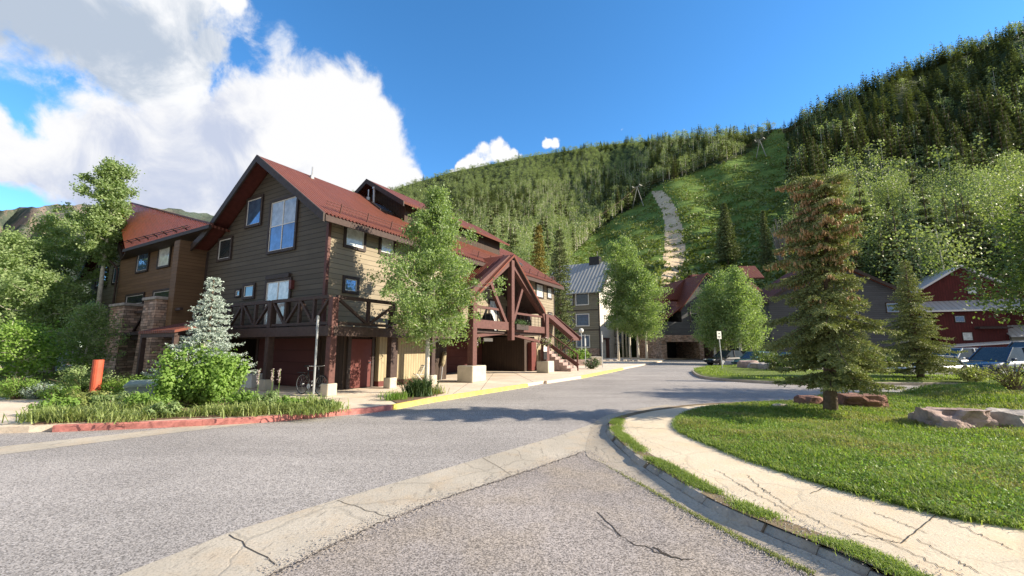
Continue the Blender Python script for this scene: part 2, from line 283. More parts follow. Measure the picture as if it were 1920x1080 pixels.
# ------------------------------------------------------------------ mesh helpers
class MB:
    def __init__(s): s.v=[]; s.f=[]
    def add(s,vs,fs):
        o=len(s.v); s.v+= [tuple(p) for p in vs]; s.f+=[tuple(i+o for i in f) for f in fs]; return s
    def box(s,x0,x1,y0,y1,z0,z1):
        x0,x1=sorted((x0,x1)); y0,y1=sorted((y0,y1)); z0,z1=sorted((z0,z1))
        return s.add([(x0,y0,z0),(x1,y0,z0),(x1,y1,z0),(x0,y1,z0),(x0,y0,z1),(x1,y0,z1),(x1,y1,z1),(x0,y1,z1)],[(0,3,2,1),(4,5,6,7),(0,1,5,4),(1,2,6,5),(2,3,7,6),(3,0,4,7)])
    def bbox(s,x0,x1,y0,y1,z0,z1,b=.02):
        # chamfered box
        x0,x1=sorted((x0,x1)); y0,y1=sorted((y0,y1)); z0,z1=sorted((z0,z1)); L=[]
        for z,k in ((z0,b),(z0+b,0),(z1-b,0),(z1,b)):
            L.append([(x0+k+b,y0+k,z),(x1-k-b,y0+k,z),(x1-k,y0+k+b,z),(x1-k,y1-k-b,z),(x1-k-b,y1-k,z),(x0+k+b,y1-k,z),(x0+k,y1-k-b,z),(x0+k,y0+k+b,z)])
        return s.loft(L)
    def loft(s,rings,cap=True):
        n=len(rings[0]); vs=[p for r in rings for p in r]; fs=[]
        for i in range(len(rings)-1):
            for j in range(n): a=i*n+j; b=i*n+(j+1)%n; fs.append((a,b,b+n,a+n))
        if cap: fs.append(tuple(range(n-1,-1,-1))); fs.append(tuple(range((len(rings)-1)*n,len(rings)*n)))
        return s.add(vs,fs)
    def beam(s,p,q,w,h=None,up=(0,0,1)):
        p=Vector(p); q=Vector(q); d=(q-p).normalized(); h=h or w; U=Vector(up)
        if abs(d.dot(U))>.95: U=Vector((1,0,0))
        a=d.cross(U).normalized()*w/2; b=a.cross(d).normalized()*h/2
        return s.loft([[c-a-b,c+a-b,c+a+b,c-a+b] for c in (p,q)])
    def tube(s,pts,rad,n=8):
        pts=[Vector(p) for p in pts]; rings=[]; 
        if not hasattr(rad,'__len__'): rad=[rad]*len(pts)
        d0=(pts[1]-pts[0]).normalized(); U=Vector((0,0,1)) if abs(d0.z)<.9 else Vector((1,0,0)); a=d0.cross(U).normalized()
        for i,p in enumerate(pts):
            d=(pts[min(i+1,len(pts)-1)]-pts[max(i-1,0)]).normalized(); a=(a-d*a.dot(d)).normalized(); b=d.cross(a)
            rings.append([p+(a*math.cos(t)+b*math.sin(t))*rad[i] for t in [2*math.pi*k/n for k in range(n)]])
        return s.loft(rings)
    def poly(s,pts): return s.add(pts,[tuple(range(len(pts)))])
    def slab(s,pts,th):
        # polygon thickened by vector th
        th=Vector(th); a=[Vector(p) for p in pts]; n=len(a)
        return s.add(a+[p+th for p in a],[tuple(range(n-1,-1,-1)),tuple(range(n,2*n))]+[(i,(i+1)%n,(i+1)%n+n,i+n) for i in range(n)])
    def build(s,name,m,parent=None,smooth=False,label=None,loc=None):
        me=bpy.data.meshes.new(name); me.from_pydata(s.v,[],s.f); me.validate(); 
        o=bpy.data.objects.new(name,me); COL.objects.link(o)
        for x in (m if isinstance(m,list) else [m]): me.materials.append(MT[x] if isinstance(x,str) else x)
        if smooth:
            for p in me.polygons: p.use_smooth=True
        import bmesh
        bm=bmesh.new(); bm.from_mesh(me); bmesh.ops.recalc_face_normals(bm,faces=bm.faces); bm.to_mesh(me); bm.free()
        if parent: o.parent=parent
        if label: o['label']=label
        if loc is not None: o.location=loc
        return o
def npmesh(name,V,polys,m,parent=None,smooth=False):
    """polys: list of (K,n) index arrays"""
    me=bpy.data.meshes.new(name); V=np.asarray(V,dtype=np.float32); me.vertices.add(len(V)); me.vertices.foreach_set('co',V.ravel())
    tot=sum(p.size for p in polys); cnt=sum(len(p) for p in polys); me.loops.add(tot); me.polygons.add(cnt)
    me.loops.foreach_set('vertex_index',np.concatenate([p.ravel() for p in polys]).astype(np.int32))
    st=[];o=0
    for p in polys:
        st.append(o+np.arange(len(p))*p.shape[1]); o+=p.size
    me.polygons.foreach_set('loop_start',np.concatenate(st).astype(np.int32))
    if smooth: me.polygons.foreach_set('use_smooth',np.ones(cnt,dtype=bool))
    me.update(calc_edges=True); 
    for x in (m if isinstance(m,list) else [m]): me.materials.append(MT[x] if isinstance(x,str) else x)
    ob=bpy.data.objects.new(name,me); COL.objects.link(ob)
    if parent: ob.parent=parent
    return ob
def unit(a): return a/np.maximum(np.linalg.norm(a,axis=-1,keepdims=True),1e-9)
def leafV(C,size,rng,asp=.62,up=.5,stretch=None):
    n=len(C); nrm=rng.normal(size=(n,3)); nrm[:,2]+=up; nrm=unit(nrm); a=unit(np.cross(nrm,rng.normal(size=(n,3)))); b=np.cross(nrm,a)
    sz=(size*rng.uniform(.65,1.3,n))[:,None]; a=a*sz*.5; b=b*sz*.5*asp
    V=np.stack([C-a,C+b,C+a,C-b],1).reshape(-1,3); return V
def leaves(name,C,size,seed,m,parent=None,asp=.62,up=.5):
    rng=np.random.default_rng(seed); V=leafV(np.asarray(C),size,rng,asp,up); return npmesh(name,V,[np.arange(len(V)).reshape(-1,4)],m,parent)
def bladesV(P,L,w,rng,lean=.6,dirs=None):
    n=len(P); az=rng.uniform(0,2*np.pi,n); d=np.stack([np.cos(az),np.sin(az),np.zeros(n)],1) if dirs is None else dirs
    L=(L*rng.uniform(.6,1.25,n))[:,None]; ln=(lean*rng.uniform(.2,1.3,n))[:,None]; s=np.stack([-d[:,1],d[:,0],np.zeros(n)],1)*w*.5
    up=np.array([0,0,1.0]); mid=P+up*L*.55+d*L*ln*.3; tip=P+up*L*(.95-.35*ln)+d*L*ln
    return np.stack([P-s,P+s,mid-s*.8,mid+s*.8,tip],1).reshape(-1,3)
def blades(name,P,L,w,seed,m,parent=None,lean=.6):
    rng=np.random.default_rng(seed); V=bladesV(np.asarray(P),L,w,rng,lean); n=len(V)//5; i=np.arange(n)[:,None]*5
    return npmesh(name,V,[i+np.array([0,1,3,2]),i+np.array([2,3,4])],m,parent)
def inpoly(pts,poly):
    x=pts[:,0];y=pts[:,1];r=np.zeros(len(pts),bool);n=len(poly)
    for i in range(n):
        x0,y0=poly[i][0],poly[i][1];x1,y1=poly[(i+1)%n][0],poly[(i+1)%n][1]
        c=((y0>y)!=(y1>y)); t=(x1-x0)*(y-y0)/((y1-y0) if y1!=y0 else 1e-9)+x0; r^=c&(x<t)
    return r
def catmull(pts,k=6,closed=False):
    pts=[Vector(p) for p in pts]; out=[]; n=len(pts)
    for i in range(n if closed else n-1):
        g=lambda j: pts[j%n] if closed else pts[max(0,min(n-1,j))]
        p0,p1,p2,p3=g(i-1),g(i),g(i+1),g(i+2)
        for q in range(k):
            t=q/k; out.append(.5*((2*p1)+(p2-p0)*t+(2*p0-5*p1+4*p2-p3)*t*t+(3*p1-p0-3*p2+p3)*t**3))
    if not closed: out.append(pts[-1])
    return out
def sheet(name,poly,z,m,thick=0,step=None,zf=None,kind='structure',parent=None):
    """polygon (2D) as a sheet or slab; with step, filled by a grid whose height comes from zf"""
    if step is None:
        mb=MB(); P=[(p[0],p[1],z) for p in poly]
        tri=delaunay_2d_cdt([Vector(p[:2]) for p in P],[],[tuple(range(len(P)))],1,1e-5); v=[(q.x,q.y,z) for q in tri[0]]
        mb.add(v,[tuple(f) for f in tri[2]])
        if thick:
            n=len(P); mb.add(P+[(p[0],p[1],z-thick) for p in P],[(i,(i+1)%n,(i+1)%n+n,i+n) for i in range(n)])
        o=mb.build(name,m,parent)
    else:
        xs=[p[0] for p in poly]; ys=[p[1] for p in poly]; g=np.stack(np.meshgrid(np.arange(min(xs),max(xs),step),np.arange(min(ys),max(ys),step)),-1).reshape(-1,2)
        g=g+np.random.default_rng(1).uniform(-.2,.2,g.shape)*step; g=g[inpoly(g,poly)]
        pts=[Vector((p[0],p[1])) for p in poly]+[Vector((float(a),float(b))) for a,b in g]
        tri=delaunay_2d_cdt(pts,[],[tuple(range(len(poly)))],1,1e-5)
        mb=MB(); mb.add([(q.x,q.y,zf(q.x,q.y)) for q in tri[0]],[tuple(f) for f in tri[2]])
        if thick:
            P=[(p[0],p[1],zf(p[0],p[1])) for p in poly]; n=len(P); mb.add(P+[(p[0],p[1],z-thick) for p in P],[(i,(i+1)%n,(i+1)%n+n,i+n) for i in range(n)])
        o=mb.build(name,m,parent,smooth=True)
    if kind: o['kind']=kind
    return o
def edist(x,y,poly):
    m=1e9; n=len(poly)
    for i in range(n):
        ax,ay=poly[i][0],poly[i][1]; bx,by=poly[(i+1)%n][0],poly[(i+1)%n][1]; dx,dy=bx-ax,by-ay
        t=max(0,min(1,((x-ax)*dx+(y-ay)*dy)/(dx*dx+dy*dy+1e-12))); m=min(m,math.hypot(x-ax-t*dx,y-ay-t*dy))
    return m
# ================================================================== SETTING
ZR=-.13
def st(o): o['kind']='structure'; return o
mb=MB(); mb.poly([(-3000,-3000,-.2),(3000,-3000,-.2),(3000,3000,-.2),(-3000,3000,-.2)]); st(mb.build('ground','dirt'))
sheet('road',[(-60,-12),(45,-12),(75,30),(75,66),(2,66),(-20,30),(-60,30)],ZR,'asphalt')
Apx=[(225,1080),(430,1000),(640,935),(850,875),(1050,817),(1120,792)]; Bpx=[(500,1080),(640,1012),(780,952),(960,892),(1098,846)]
A=[G(u,v,ZR) for u,v in Apx]; B=[G(u,v,ZR) for u,v in Bpx]
goutpx=[(1098,846),(1135,872),(1205,912),(1300,966),(1395,1016),(1525,1080)]; GO=[G(u,v,ZR) for u,v in goutpx]
ginpx=[(1128,806),(1140,832),(1200,885),(1260,922),(1330,960),(1440,1008),(1600,1068)]
ext=lambda a,b,k:(a[0]+(a[0]-b[0])*k,a[1]+(a[1]-b[1])*k)
sheet('road_apron',[ext(B[0],B[1],6)]+[tuple(p[:2]) for p in B]+[tuple(p[:2]) for p in GO[1:]]+[ext(GO[-1],GO[-2],6)],ZR+.004,'asphalt_rough')
sheet('gutter_strip',[ext(A[0],A[1],6)]+[tuple(p[:2]) for p in A]+[tuple(p[:2]) for p in reversed(B)]+[ext(B[0],B[1],6)],ZR+.008,'gutter')
GI=[G(u,v,ZR) for u,v in ginpx]
def near(P,Q): return min(range(len(Q)),key=lambda i:(Vector(Q[i][:2])-Vector(P[:2])).length)
PAN=True
sheet('gutter_line',[tuple(G(u,v,ZR)[:2]) for u,v in [(-300,885),(0,853),(300,815),(430,800),(545,786),(520,783),(400,793),(250,811),(0,838),(-300,868)]],ZR+.004,'gutter')
# joints and cracks as thin dark grooves
mb=MB()
def crack(px,z,w):
    P=[G(u,v,z) for u,v in px]; 
    for a,b in zip(P,P[1:]):
        d=(b-a); n=Vector((-d.y,d.x,0)).normalized()*w/2; mb.add([a-n,b-n,b+n,a+n],[(0,1,2,3)])
rc=random.Random(4)
def jag(a,b,n,amp):
    return [(a[0]+(b[0]-a[0])*i/n+rc.uniform(-amp,amp)*(0<i<n),a[1]+(b[1]-a[1])*i/n+rc.uniform(-amp,amp)*.6*(0<i<n)) for i in range(n+1)]
crack(jag((632,938),(742,973),14,3),ZR+.0125,.008); crack(jag((905,858),(958,890),5,3),ZR+.0125,.007); crack(jag((430,1002),(520,1060),8,4),ZR+.0125,.009)
for a,b in zip([(500,1082),(700,984),(860,925),(960,893)],[(700,986),(860,925),(960,893),(1090,848)]): crack(jag(a,b,34,2.5),ZR+.0125,.013)
crack(jag((1180,1015),(1280,1050),18,4),ZR+.008,.012); crack(jag((1225,1025),(1262,1045),9,2),ZR+.0085,.022); crack(jag((1262,1045),(1300,1049),7,3),ZR+.008,.009); crack(jag((1180,1015),(1120,975),9,4),ZR+.008,.006)
crack(jag((1165,1005),(1120,960),5,4),ZR+.008,.012)
st(mb.build('pavement_crack',plain('dark_crack',(.06,.05,.042),.95)))
# ---- right kerb, walk, lawn
Kpx=[(1700,1100),(1560,1036),(1440,988),(1330,940),(1250,893),(1200,862),(1160,832),(1138,808),(1136,794),(1150,781),(1200,769),(1250,762),(1300,757),(1400,752),(1480,749),(1560,743)]
K=[G(u,v,0) for u,v in Kpx]; K=[ext(K[0],K[1],1.6)+(0,)]+[tuple(p) for p in K]+[(13.5,15.2,0),(22,17.2,0),(40,18,0)]
KC=catmull(K,6)
def offset(P,d):
    out=[]
    for i,p in enumerate(P):
        a=P[max(0,i-1)]; b=P[min(len(P)-1,i+1)]; t=Vector((b[0]-a[0],b[1]-a[1],0)).normalized(); out.append(Vector((p[0]+t.y*d,p[1]-t.x*d,0)))
    return out
KI=offset(KC,.15)
i0=0; GOe=catmull([Vector((*ext(GO[-1],GO[-2],5),ZR))]+[Vector(p) for p in reversed(GO)]+[Vector(A[-1])+Vector((.05,.25,0)),G(1170,772,ZR),G(1250,759,ZR)],10)
mb=MB(); rows=[]
for p in GOe:
    j=near(p,KC); q=Vector(KC[j])-(Vector(offset(KC,1)[j])-Vector(KC[j]))*.0
    a=Vector((p.x,p.y,ZR+.010)); b=Vector((q.x,q.y,-.075)); rows.append([a,a.lerp(b,.35)+Vector((0,0,-.012)),a.lerp(b,.7)+Vector((0,0,-.008)),b])
V_=[tuple(p) for r_ in rows for p in r_]; mb.add(V_,[(4*i+k,4*i+k+1,4*i+k+5,4*i+k+4) for i in range(len(rows)-1) for k in range(3)]); st(mb.build('gutter_pan','pan',smooth=True))
def ribbonkerb(name,P,w,m,top=0,bot=-.2,piece=.9,jit=.012,seed=1,round_=.03,kind=True):
    r=random.Random(seed); mb=MB(); L=[0]
    for a,b in zip(P,P[1:]): L.append(L[-1]+(Vector(b)-Vector(a)).length)
    def at(s):
        for i in range(len(L)-1):
            if s<=L[i+1] or i==len(L)-2:
                t=(s-L[i])/max(1e-6,L[i+1]-L[i]); a,b=Vector(P[i]),Vector(P[i+1]); return a+(b-a)*t,(b-a).normalized()
    s=0
    while s<L[-1]-.05:
        e=min(L[-1],s+piece*r.uniform(.6,1.4)); rings=[]; dx=r.uniform(-jit,jit); dz=r.uniform(-jit,jit)
        for k in range(5):
            p,d=at(s+.003+(e-s-.006)*k/4); n=Vector((d.y,-d.x,0)); q=round_*(1.6 if k in(0,4) else 1); tz=top+dz-(.012*(k in(0,4)) if jit>.005 else 0)
            rings.append([p+n*(dx)+Vector((0,0,bot)),p+n*(dx)+Vector((0,0,tz-q)),p+n*(dx+q)+Vector((0,0,tz)),p+n*(dx+w-q*.5)+Vector((0,0,tz)),p+n*(dx+w)+Vector((0,0,tz-q*.5)),p+n*(dx+w)+Vector((0,0,bot))])
        mb.loft(rings); s=e
    o=mb.build(name,m,smooth=False)
    return st(o)
ribbonkerb('kerb_right',KC,.16,'kerb_grey',top=-.02,piece=.6,jit=.028,seed=3,round_=.06)
sheet('joint_soil',[tuple(p[:2]) for p in offset(KC,.08)]+[tuple(p[:2]) for p in reversed(offset(KC,.30))],-.001,'dirt')
wp=[tuple(p[:2]) for p in offset(KC,.20)]+[(40,-6),(12,-6)]
sheet('sidewalk',wp,-.004,'walk')
lpx=[(1920,988),(1760,962),(1600,922),(1500,893),(1400,860),(1330,832),(1285,812),(1271,796),(1285,778),(1330,765),(1400,758),(1490,753)]
LP=[G(u,v,0) for u,v in lpx]; LP=[Vector((9.5,1.5,0)),Vector((6.3,3.35,0))]+LP
LPC=[tuple(p[:2]) for p in catmull(LP,4)]+[(10.2,14.25),(13.4,15.0),(22,17),(34,17.6),(34,1)]
def sm(a,b,x): t=max(0,min(1,(x-a)/(b-a))); return t*t*(3-2*t)
def lz(x,y):
    d=edist(x,y,LPC[:-3]); e=min(1,d/.5); crest=sm(8,13,x)*sm(9,14.5,y)*.13
    return .008+.035*e+crest*sm(0,1.2,d)+.05*e*math.sin(x*1.3+.7)*math.sin(y*1.1)*.6+sm(7,14,x)*.08*sm(0,1.5,d)
sheet('lawn',LPC,0,'lawn',.05,.35,lz)
IPx=[(1300,694),(1309,701),(1332,707),(1400,712),(1480,716)]
IP=[G(u,v,0) for u,v in IPx]; IPC=[tuple(p[:2]) for p in catmull(IP,4)]+[(17,20.1),(24,19.6),(36,20.3),(36,23.2),(22,23.4),(19.5,30),(20,36),(15.5,34)]
def iz(x,y): d=edist(x,y,IPC); return .01+.16*sm(0,2,d)
sheet('island_lawn',IPC,0,'lawn',.2,.5,iz)
ribbonkerb('kerb_island',offset([Vector((a,b,0)) for a,b in IPC[:20]],-.02),.14,'gutter',piece=2.5,jit=.002,seed=5)
# ---- left slab
Lpx=[(-60,802),(55,799),(110,796),(300,789),(480,781),(560,775),(625,769),(680,765),(730,759),(800,747),(880,735),(960,723),(1020,714),(1085,705),(1165,690),(1215,681),(1243,676)]
L=[G(u,v,0) for u,v in Lpx]; 
lc=[(-40,10.5)]+[tuple(p[:2]) for p in L]+[(22,60.5),(30,62),(30,75),(-40,75)]
sheet('sidewalk_left',lc,0,'walk_left',.2)
def lseg(u0,u1):
    P=[p for (u,v),p in zip(Lpx,L) if u0<=u<=u1]; return catmull(P,4)
def mkkerb(n,P,m,s): 
    P=offset(P,-.012); return ribbonkerb(n,P,.17,m,top=.007,piece=1.8,jit=.002,seed=s,round_=.02)
mkkerb('kerb_red',lseg(110,730),'kerb_red',1); mkkerb('kerb_yellow',lseg(730,960)+[G(985,719.5,0)],'kerb_yellow',2); mkkerb('kerb_yellow',lseg(1085,1165),'kerb_yellow',3); mkkerb('kerb',lseg(1020,1085),'walk_left',4)
sheet('garden_bed',[tuple(G(u,v)[:2]) for u,v in [(60,797),(110,794),(300,787.5),(480,779.5),(620,767.5),(600,757),(470,752),(200,752),(110,775)]],.02,'soil',.02)
sheet('garden_bed',[tuple(G(u,v)[:2]) for u,v in [(745,757),(800,746),(835,737),(800,731),(740,738),(728,748)]],.02,'soil',.02)
sheet('garden_ground',[(-40,13.6),(-20.5,14.2),(-13.6,13.9),(-13.0,15.2),(-14.2,18),(-18.5,21),(-26,36),(-60,36)],.03,'lawn',.03)
mb=MB(); crack(jag((625,748),(690,744),3,1),.004,.02); crack([(690,752),(755,725)],.004,.015); crack([(850,738),(880,717)],.004,.015); crack([(900,733),(925,700)],.004,.015); crack([(1000,716),(960,697)],.004,.015)
for a,b in [((1520,925),(1600,890)),((1690,1018),(1755,965)),((1370,850),(1440,838)),((1160,800),(1290,806))]: crack(jag(a,b,16,1.6),.001,.010)
for a,b in [((1380,905),(1480,960)),((1470,945),(1620,1022)),((1600,985),(1800,1079)),((1400,890),(1440,925)),((1720,1010),(1840,1075)),((1560,960),(1700,1015)),((1600,1000),(1690,1018)),((1430,915),(1470,945)),((1755,965),(1900,1030)),((1640,960),(1740,1000)),((1340,880),(1420,925))]: crack(jag(a,b,26,3),.001,.0065)
st(mb.build('sidewalk_joint',plain('dark_joint',(.05,.042,.035),.95)))
# ================================================================== HILLS
RV=[(330,470),(420,440),(560,410),(650,366),(735,357),(760,348),(850,322),(1000,292),(1150,270),(1250,262),(1330,256),(1400,252),(1450,243),(1475,240),(1530,212),(1600,182),(1700,140),(1800,102),(1920,62),(2040,40),(2120,60),(2250,200),(2400,420)]
RR=[(330,600),(650,800),(1000,850),(1150,650),(1250,470),(1350,400),(1440,360),(1500,380),(1700,420),(1920,460),(2120,420),(2400,250)]
def lerp(T,x):
    if x<=T[0][0]: return T[0][1]
    for a,b in zip(T,T[1:]):
        if x<=b[0]: return a[1]+(b[1]-a[1])*(x-a[0])/(b[0]-a[0])
    return T[-1][1]
V0=575.; R0=82.
def hill(u,v):
    vr=lerp(RV,u); rmax=lerp(RR,u); t=(V0-v)/(V0-vr); t=max(-.6,min(1,t))
    d=ray(u,v if t<1 else vr); hl=math.hypot(d.x,d.y)
    if t>=0: r=R0*(rmax/R0)**t
    else: r=R0*(1+t*.35)
    r*=1+.05*math.sin(u*.021+v*.008)+.03*math.sin(u*.047-v*.03)*(t>0)
    p=Vector((d.x/hl*r,d.y/hl*r,H+d.z/hl*r))
    return p,r
run=[(1035,540),(1070,480),(1110,440),(1160,402),(1200,380),(1222,352),(1262,336),(1330,312),(1390,292),(1428,268),(1452,240),(1462,238),(1474,262),(1478,300),(1480,360),(1486,430),(1500,500),(1520,560),(1300,575),(1100,575)]
track=[(1218,356),(1240,355),(1257,372),(1270,398),(1280,430),(1284,480),(1274,520),(1268,560),(1234,560),(1240,500),(1246,440),(1242,400),(1229,375)]
def grid(us,vs,name,mats,cls):
    V=[];nu=len(us);nv=len(vs)
    for v in vs:
        for u in us: V.append(hill(u,lerp(RV,u)+ (V0-lerp(RV,u))*v)[0] if v<=1 else hill(u,V0+(v-1)*(V0-lerp(RV,u)))[0])
    # back slope behind the ridge
    V2=[]
    for u in us:
        p=hill(u,lerp(RV,u))[0]; V2.append(Vector((p.x*1.5,p.y*1.5,p.z*.55)))
    V=V2+V; nv+=1
    V=np.array([tuple(p) for p in V]); i=np.arange((nv-1)*nu).reshape(nv-1,nu)[:,:-1].ravel()[:,None]
    o=npmesh(name,V,[i+np.array([0,1,nu+1,nu])],mats,smooth=True)
    mi=np.zeros(len(i),np.int32)
    uc=[];vc=[]
    for a in range(nv-1):
        for b in range(nu-1):
            vr=lerp(RV,us[b]); k=vs[max(0,a-1)]; uc.append(us[b]); vc.append(vr+(V0-vr)*k if k<=1 else V0+(k-1)*(V0-vr))
    P=np.stack([uc,vc],1); mi[inpoly(P,run)]=1; mi[inpoly(P,track)]=2
    o.data.polygons.foreach_set('material_index',mi); o['kind']='structure'; return o
us=list(np.concatenate([np.arange(330,1000,10),np.arange(1000,1560,3),np.arange(1560,2400,12)])); vsx=list(np.concatenate([np.linspace(0,1,110),np.linspace(1.02,1.6,14)]))
grid(us,vsx,'hillside',['forest_floor','meadow','track'],None)
# far mountain on the left
FV=[(-500,380),(-200,398),(-60,396),(0,394),(60,388),(110,384),(200,384),(330,392),(400,404),(470,420),(640,440),(760,460)]
V=[];us2=list(range(-500,780,8)); rs=np.linspace(0,1,60)
rg=np.random.default_rng(2); 
for k in rs:
    for u in us2:
        vr=lerp(FV,u)+1.5*math.sin(u*.11)+1.0*math.sin(u*.27+1); v=640+(vr-640)*k; d=ray(u,v); hl=math.hypot(d.x,d.y); r=260+ (1500-260)*k*(1+.06*math.sin(u*.03+k*9)+.03*math.sin(u*.09-k*21))
        V.append((d.x/hl*r,d.y/hl*r,H+d.z/hl*r))
nu=len(us2); i=np.arange((len(rs)-1)*nu).reshape(-1,nu)[:,:-1].ravel()[:,None]
o=npmesh('far_hills',np.array(V),[i+np.array([0,1,nu+1,nu])],'far',smooth=True); st(o)
# ---- brush on the ski run
rng=np.random.default_rng(11)
def hillpts(poly,n,rng,spread=0):
    xs=[p[0] for p in poly]; ys=[p[1] for p in poly]; P=np.stack([rng.uniform(min(xs),max(xs),n*3),rng.uniform(min(ys),max(ys),n*3)],1); P=P[inpoly(P,poly)]; P=P[(~inpoly(P,track))|(np.sin(P[:,1]*.55+P[:,0]*.06)+rng.normal(size=len(P))*.5>.75)]; return P[:n]
P=hillpts(run,16000,rng); Q=[];S=[]
pn=np.sin(P[:,0]*.11+P[:,1]*.3)+np.sin(P[:,0]*.05-P[:,1]*.17)+rng.normal(size=len(P))*.6
P=P[pn>-.3]
for u,v in P:
    p,r=hill(u,v); Q.append((p.x,p.y,p.z)); S.append(r)
Q=np.repeat(np.array(Q),5,0); Q=Q+rng.normal(size=Q.shape)*[.8,.8,.22]+[0,0,.25]
V=leafV(Q,1.0,rng,.6,1.2); o=npmesh('hillside_brush',V,[np.arange(len(V)).reshape(-1,4)],'brush' if 'brush' in MT else 'aspen_far'); tag(o,kind='stuff',label='low green brush over the ski run',cat='brush')
# ================================================================== TREE TEMPLATES
def crown_aspen(nq,hh,rr,size,seed,z0=.35):
    rng=np.random.default_rng(seed); nb=max(5,nq//16); C=[]
    zc=rng.uniform(z0,1,nb); zc[0]=.97
    for z in zc:
        k=(z-z0)/(1-z0); rad=rr*(math.sin(math.pi*min(.97,.18+.72*k))**.8)*rng.uniform(.35,1); a=rng.uniform(0,2*np.pi)
        c=np.array([math.cos(a)*rad,math.sin(a)*rad,z*hh]); C.append(c+rng.normal(size=(nq//nb+1,3))*[rr*.30,rr*.30,rr*.28])
    return leafV(np.concatenate(C)[:nq],size,rng,.7,.4)
def crown_conifer(nq,hh,rr,size,seed,z0=.08,drop=.25):
    rng=np.random.default_rng(seed); z=1-np.sqrt(rng.uniform(0,1,nq))*(1-z0); tier=np.round(z*hh/(.09*hh+.4))*(.09*hh+.4)/hh
    z=.6*z+.4*tier; a=rng.uniform(0,2*np.pi,nq); az_r=.75+.35*np.sin(a*3+z*17+seed)*.6; f=rng.uniform(.35,1,nq)**.6; rad=rr*(1-z)**.85*az_r*f+.03*rr
    d=np.stack([np.cos(a),np.sin(a),-drop-.3*rng.uniform(size=nq)],1); d=unit(d); s=np.stack([-d[:,1],d[:,0],rng.normal(size=nq)*.4],1); s=unit(s)
    c=np.stack([np.cos(a)*rad,np.sin(a)*rad,z*hh],1); L=(size*rng.uniform(.7,1.4,nq)*(1.15-.5*z))[:,None]
    V=np.stack([c-d*L*.5,c+s*L*.28,c+d*L*.7,c-s*L*.28],1); V=V.reshape(-1,3)
    tip=np.array([[-.12*rr,0,hh*.93],[.12*rr,0,hh*.93],[0,0,hh*1.01],[0,.05,hh*.95]]); return np.concatenate([V,tip])
def trunkV(hh,r,n=5,lean=(0,0)):
    a=np.arange(n)*2*np.pi/n; R1=np.stack([np.cos(a)*r,np.sin(a)*r,np.zeros(n)-.8],1); R2=np.stack([np.cos(a)*r*.6+lean[0]*.5,np.sin(a)*r*.6+lean[1]*.5,np.zeros(n)+hh*.5],1); R3=np.stack([np.cos(a)*r*.2+lean[0],np.sin(a)*r*.2+lean[1],np.zeros(n)+hh*.96],1)
    V=np.concatenate([R1,R2,R3]); j=np.arange(n); k=(j+1)%n; F=np.concatenate([np.stack([j,k,k+n,j+n],1),np.stack([j+n,k+n,k+2*n,j+2*n],1)]); return V,F
def mesh_np(name,V,polys,m):
    o=npmesh(name,V,polys,m); me=o.data; bpy.data.objects.remove(o); return me
NV=5
ASP=[];CON=[];ATR=[];CTR=[];GLD=[]
for k in range(NV):
    V=crown_aspen(1900,12,3.1+.25*k,.38,20+k,.25); ASP.append(mesh_np('crown',V,[np.arange(len(V)).reshape(-1,4)],'aspen_far'))
    V=crown_conifer(2200,17,2.7+.2*k,.62,40+k); CON.append(mesh_np('crown',V,[np.arange(len(V)).reshape(-1,4)],'spruce_far'))
    V,Fc=trunkV(13,.17,6,(.3*(k-2),.2)); ATR.append(mesh_np('trunk',V,[Fc],'bark_white'))
    V,Fc=trunkV(17,.25,6); CTR.append(mesh_np('trunk',V,[Fc],'bark'))
LOWA=[crown_aspen(200,11,3.5,.82,60+k,.2) for k in range(6)]; LOWC=[crown_conifer(200,16,2.7,1.15,70+k) for k in range(6)]
LTA=trunkV(12,.2,4)
# ---- forest layout
rng=np.random.default_rng(5)
right=[(1475,575),(1500,520),(1488,440),(1482,380),(1480,300),(1476,262),(1470,240),(2380,0),(2380,575)]
def species(u,v,x):
    # probability of conifer
    if u>1470:
        if v<335-.03*(u-1500) : p=.86
        elif v<480: p=.10
        else: p=.72
        if u<1560 and v<470: p=.72
        if u>1780 and 335<v<420: p=.35
    elif u>1215 and v<350: p=.52
    elif 1100<u<=1225 and v<402 and v>330: p=.5
    elif 830<u<1010 and 365<v<425: p=.55
    elif v<lerp(RV,u)+14: p=.25 if u>1050 else .08
    else: p=.07
    return x<p
ct=[]; N=0; tries=0; cells={}
us_=rng.uniform(340,2380,60000); ts_=rng.uniform(0,1,60000)**.9
for u,t in zip(us_,ts_):
    vr=lerp(RV,u); v=V0+25-(V0+25-vr)*t
    if v>V0+20: continue
    P1=np.array([[u,v]])
    if inpoly(P1,run)[0] or (1070<u<1500 and v>505): continue
    p,r=hill(u,v); pxm=F/r; need=(3.6+ r/170.)*(1.15 if u>1470 else 1)
    kx,ky=int(p.x//need),int(p.y//need); 
    key=(kx,ky,int(r//120))
    if key in cells: continue
    cells[key]=1; ct.append((r,u,v,p))
